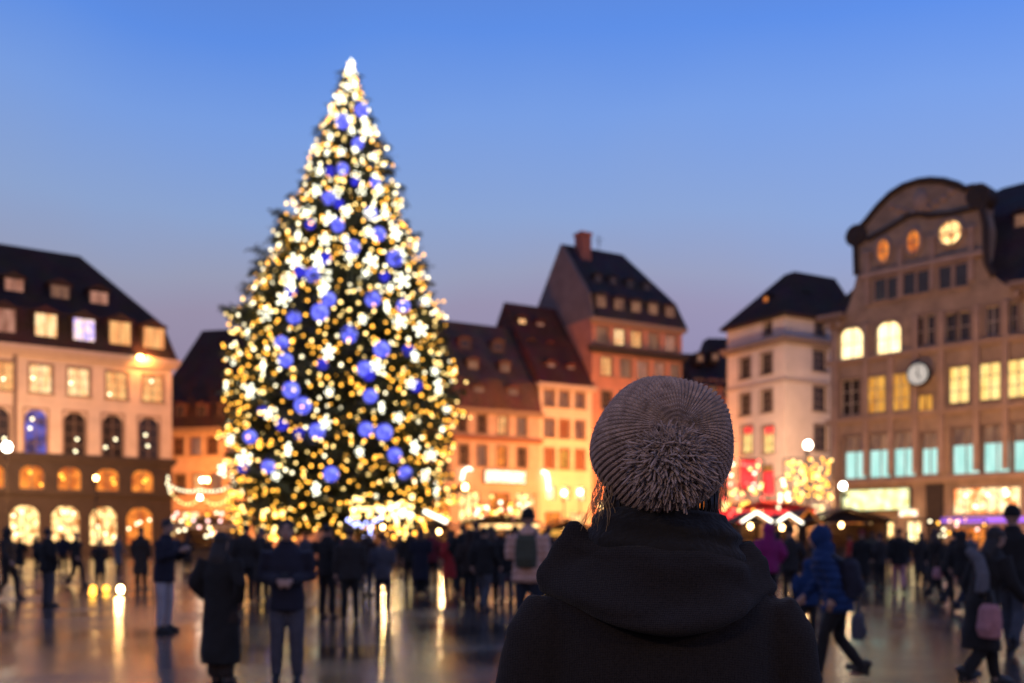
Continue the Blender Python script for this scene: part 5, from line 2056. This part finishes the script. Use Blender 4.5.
def hat_profile():
    """(radius, height along the axis) from the crown outwards"""
    r = np.array([.004, .020, .045, .075, .100, .118, .1260, .128, .124, .116, .107, .099, .095])
    h = np.array([.094, .104, .104, .094, .074, .046, .012, -.025, -.062, -.096, -.122, -.142, -.156])
    s = np.concatenate([[0], np.cumsum(np.hypot(np.diff(r), np.diff(h)))])
    # smooth with a dense cubic
    ss = np.linspace(0, s[-1], 400)
    rr, hh = np.interp(ss, s, r), np.interp(ss, s, h)
    ker = np.hanning(41)
    ker /= ker.sum()
    sm = lambda v: np.convolve(np.pad(v, 20, mode='reflect', reflect_type='odd'), ker, 'valid')
    return ss, sm(rr), sm(hh)


def knitted():
    ss, rr, hh = hat_profile()
    NR = 76
    NA = NR * 10
    NS_ = 420
    s = np.linspace(0, ss[-1], NS_)
    r = np.interp(s, ss, rr)
    h = np.interp(s, ss, hh)
    dr, dh = np.gradient(r, s), np.gradient(h, s)
    nl = np.hypot(dr, dh)
    nr, nh = -dh / nl, dr / nl
    flip = np.where(nr * 1 + 0 * nh < 0, -1, 1)
    nr, nh = nr * flip, nh * flip
    nh = np.where((h > .07) & (nh < 0), -nh, nh)
    th = np.linspace(0, 2 * math.pi, NA, endpoint=False)
    TH, S = np.meshgrid(th, s)
    # soft large shape: slouch and dents towards the crown
    big = .0018 * np.sin(3 * TH + .6) * np.clip(S / .1, 0, 1) + .003 * np.sin(5 * TH + 2) + .0035 * np.sin(8 * TH + 1.1) * np.exp(-((S - .05) / .035) ** 2)
    # every rib is a chain of slanting stitches
    wob = .12 * np.sin(S * 130 + 9 * np.sin(TH * 4))
    ph = NR * TH + wob
    x = (ph / (2 * math.pi)) % 1.0 - .5                 # -.5 .. .5 across a rib
    rib = np.cos(x * math.pi) ** .62
    period = .0092
    v = (S + np.abs(x) * .0072) / period
    stitch = .5 + .5 * np.cos(2 * math.pi * v)
    cleft = 1 - np.exp(-(x / .10) ** 2) * .45
    amp = np.clip(np.interp(S, [0, .02, .07, .3], [.3, .7, 1, 1]), 0, 1)
    disp = amp * (0.0078 * (rib - .55) * cleft + .0042 * rib * stitch) + big
    ridge = np.abs(np.sin(NR / 2 * TH))
    Rr = r[:, None] + nr[:, None] * disp
    Hh = h[:, None] + nh[:, None] * disp
    sx_, sz_ = .985, .965
    X = Rr * np.cos(TH) * sx_
    Z = Rr * np.sin(TH) * sz_
    Pt = (np.array(HC)[None, None] + X[..., None] * np.array(U_) + Z[..., None] * np.array(V_) + Hh[..., None] * np.array(AX))
    a = np.arange(NA)
    a2 = (a + 1) % NA
    q = []
    for j in range(NS_ - 1):
        q.append(np.stack([j * NA + a, j * NA + a2, (j + 1) * NA + a2, (j + 1) * NA + a], 1))
    o = np_mesh('knitted_hat', Pt.reshape(-1, 3), np.concatenate(q), YARN, W)
    # loose fuzz
    V, Q = [], []
    for k in range(13000):
        j = rng.integers(20, NS_ - 10)
        i = rng.integers(0, NA)
        p = Pt[j, i]
        n = (nr[j] * (math.cos(th[i]) * np.array(U_) + math.sin(th[i]) * np.array(V_)) + nh[j] * np.array(AX))
        d = n + rng.normal(0, .75, 3)
        d /= np.linalg.norm(d)
        ln = rng.uniform(.003, .011)
        m_ = p + d * ln * .6
        e = p + (d + rng.normal(0, .35, 3)) * ln
        w_ = np.cross(d, rng.normal(0, 1, 3))
        w_ = w_ / np.linalg.norm(w_) * .00028
        b = len(V)
        V += [p - w_, p + w_, m_ + w_, m_ - w_, e]
        Q += [(b, b + 1, b + 2, b + 3), (b + 3, b + 2, b + 4, b + 4)]
    Q = [f for f in Q if len(set(f)) == 4]
    fz = np_mesh('wool_fuzz', np.array(V), np.array(Q), YARN, o)
    fz['kind'] = 'stuff'
    return o


HAT = knitted()


def pompom(hat):
    C_ = HC + AX * .108 + V_ * (-.050) + Vector((-.017, 0, -.004))
    rad = .064
    V, Q = [], []
    n = 3000
    K = 6
    for k in range(n):
        # even directions on the sphere
        y = 1 - 2 * (k + .5) / n
        ph = k * 2.399963
        d = np.array([math.cos(ph) * math.sqrt(1 - y * y), y, math.sin(ph) * math.sqrt(1 - y * y)])
        o_ = np.array(C_) + rng.normal(0, .008, 3)
        d = d + rng.normal(0, .13, 3)
        d /= np.linalg.norm(d)
        kink = rng.normal(0, .0065, 3)
        sw = rng.normal(0, .0045, 3) + np.array([0, 0, -.015])
        ln = rad * rng.uniform(.91, 1.02)
        pts = [o_ + d * ln * t * np.array([1.03, .86, 1.0]) + kink * math.sin(t * 4.2) + sw * t * t for t in np.linspace(.4, 1, K)]
        w0 = rng.uniform(.0014, .0021)
        ws = [w0 * .7, w0 * .9, w0, w0 * 1.08, w0 * 1.08, w0 * .75]
        a = np.cross(d, [0.3, .2, 1.])
        a /= np.linalg.norm(a)
        b_ = np.cross(d, a)
        base = len(V)
        tw = rng.uniform(0, 3)
        for i, p in enumerate(pts):
            for m_ in range(6):
                t = 2 * math.pi * m_ / 6 + tw
                rr = ws[i] * (1 + .22 * math.cos(2 * t + i * 1.8))
                V.append(p + (a * math.cos(t) + b_ * math.sin(t)) * rr)
        for i in range(K - 1):
            for m_ in range(6):
                m2 = (m_ + 1) % 6
                Q.append((base + i * 6 + m_, base + i * 6 + m2, base + (i + 1) * 6 + m2, base + (i + 1) * 6 + m_))
        Q.append((base + (K - 1) * 6, base + (K - 1) * 6 + 1, base + (K - 1) * 6 + 2, base + (K - 1) * 6 + 3))
    pm = np_mesh('pompom', np.array(V), np.array(Q), YARN, hat)
    V, Q = [], []
    for k in range(5000):       # fine loose fibres
        d = rng.normal(0, 1, 3)
        d /= np.linalg.norm(d)
        p = np.array(C_) + d * rad * rng.uniform(.8, 1.0) * np.array([1.03, .86, 1.0]) + np.array([0, 0, -.006])
        e = d + rng.normal(0, .8, 3)
        e = e / np.linalg.norm(e) * rng.uniform(.004, .012)
        w_ = np.cross(e, rng.normal(0, 1, 3))
        w_ = w_ / np.linalg.norm(w_) * .00026
        b = len(V)
        V += [p - w_, p + w_, p + e + w_ * .5, p + e - w_ * .5]
        Q += [(b, b + 1, b + 2, b + 3)]
    fz = np_mesh('wool_fuzz', np.array(V), np.array(Q), YARN, hat)
    fz['kind'] = 'stuff'


pompom(HAT)


def loose_hair():
    """strands that slip out from under the hat"""
    mb = MB()
    Yh = 1.86
    P = lambda px, py, dy=0: Vector((wx(px, Yh + dy) - FWX, Yh + dy - FWY, wz(py, Yh + dy)))
    for k in range(34):         # left, blowing out
        x0 = random.uniform(598, 612)
        y0 = random.uniform(478, 505)
        dx = random.uniform(-16, 6)
        dy = random.uniform(18, 42)
        z = random.uniform(-.02, .04)
        pts = [P(x0, y0, z)]
        for t in (.3, .6, 1.0):
            pts.append(P(x0 + dx * t + 4 * math.sin(t * 3 + k), y0 + dy * t, z))
        mb.tube(pts, [.0007, .0007, .0006, .0003], 4)
    for k in range(6):          # long flying wisps
        pts = [P(random.uniform(596, 602), random.uniform(455, 480), .02)]
        ex, ey = random.uniform(578, 592), random.uniform(515, 532)
        for t in (.35, .7, 1.0):
            p0 = pts[0]
            e = P(ex, ey, .02)
            q = p0.lerp(e, t)
            q.x += .012 * math.sin(t * 3.1) * random.uniform(.4, 1.4)
            pts.append(q)
        mb.tube(pts, [.0005, .0005, .0005, .0003], 4)
    for k in range(14):         # right
        x0 = random.uniform(718, 727)
        y0 = random.uniform(476, 500)
        pts = [P(x0 + t * random.uniform(-3, 9), y0 + t * random.uniform(12, 24), .03) for t in (0, .5, 1)]
        mb.tube(pts, [.0006, .0006, .0003], 4)
    hr = mb.build('loose_strands', M['hair_blond'], W, True)
    hr['kind'] = 'stuff'
    mb = MB()                   # the dark mass at the nape
    for k in range(160):
        x0 = 606 + 112 * k / 160 + random.uniform(-1, 1)
        z = .10 - .085 * math.cos((x0 - 662) / 56 * 1.3) + random.uniform(-.006, .006)
        pts = [P(x0, 488, z + .01), P(x0 + random.uniform(-2, 2), 505, z), P(x0 + random.uniform(-3, 3), 520, z + .004), P(x0 + random.uniform(-4, 4), 540, z + .02)]
        mb.tube(pts, [.0022, .0022, .002, .001], 5)
    mb.build('hair', M['hair_dark'], W, True)


loose_hair()

bpy.data.scenes.remove(WORK)
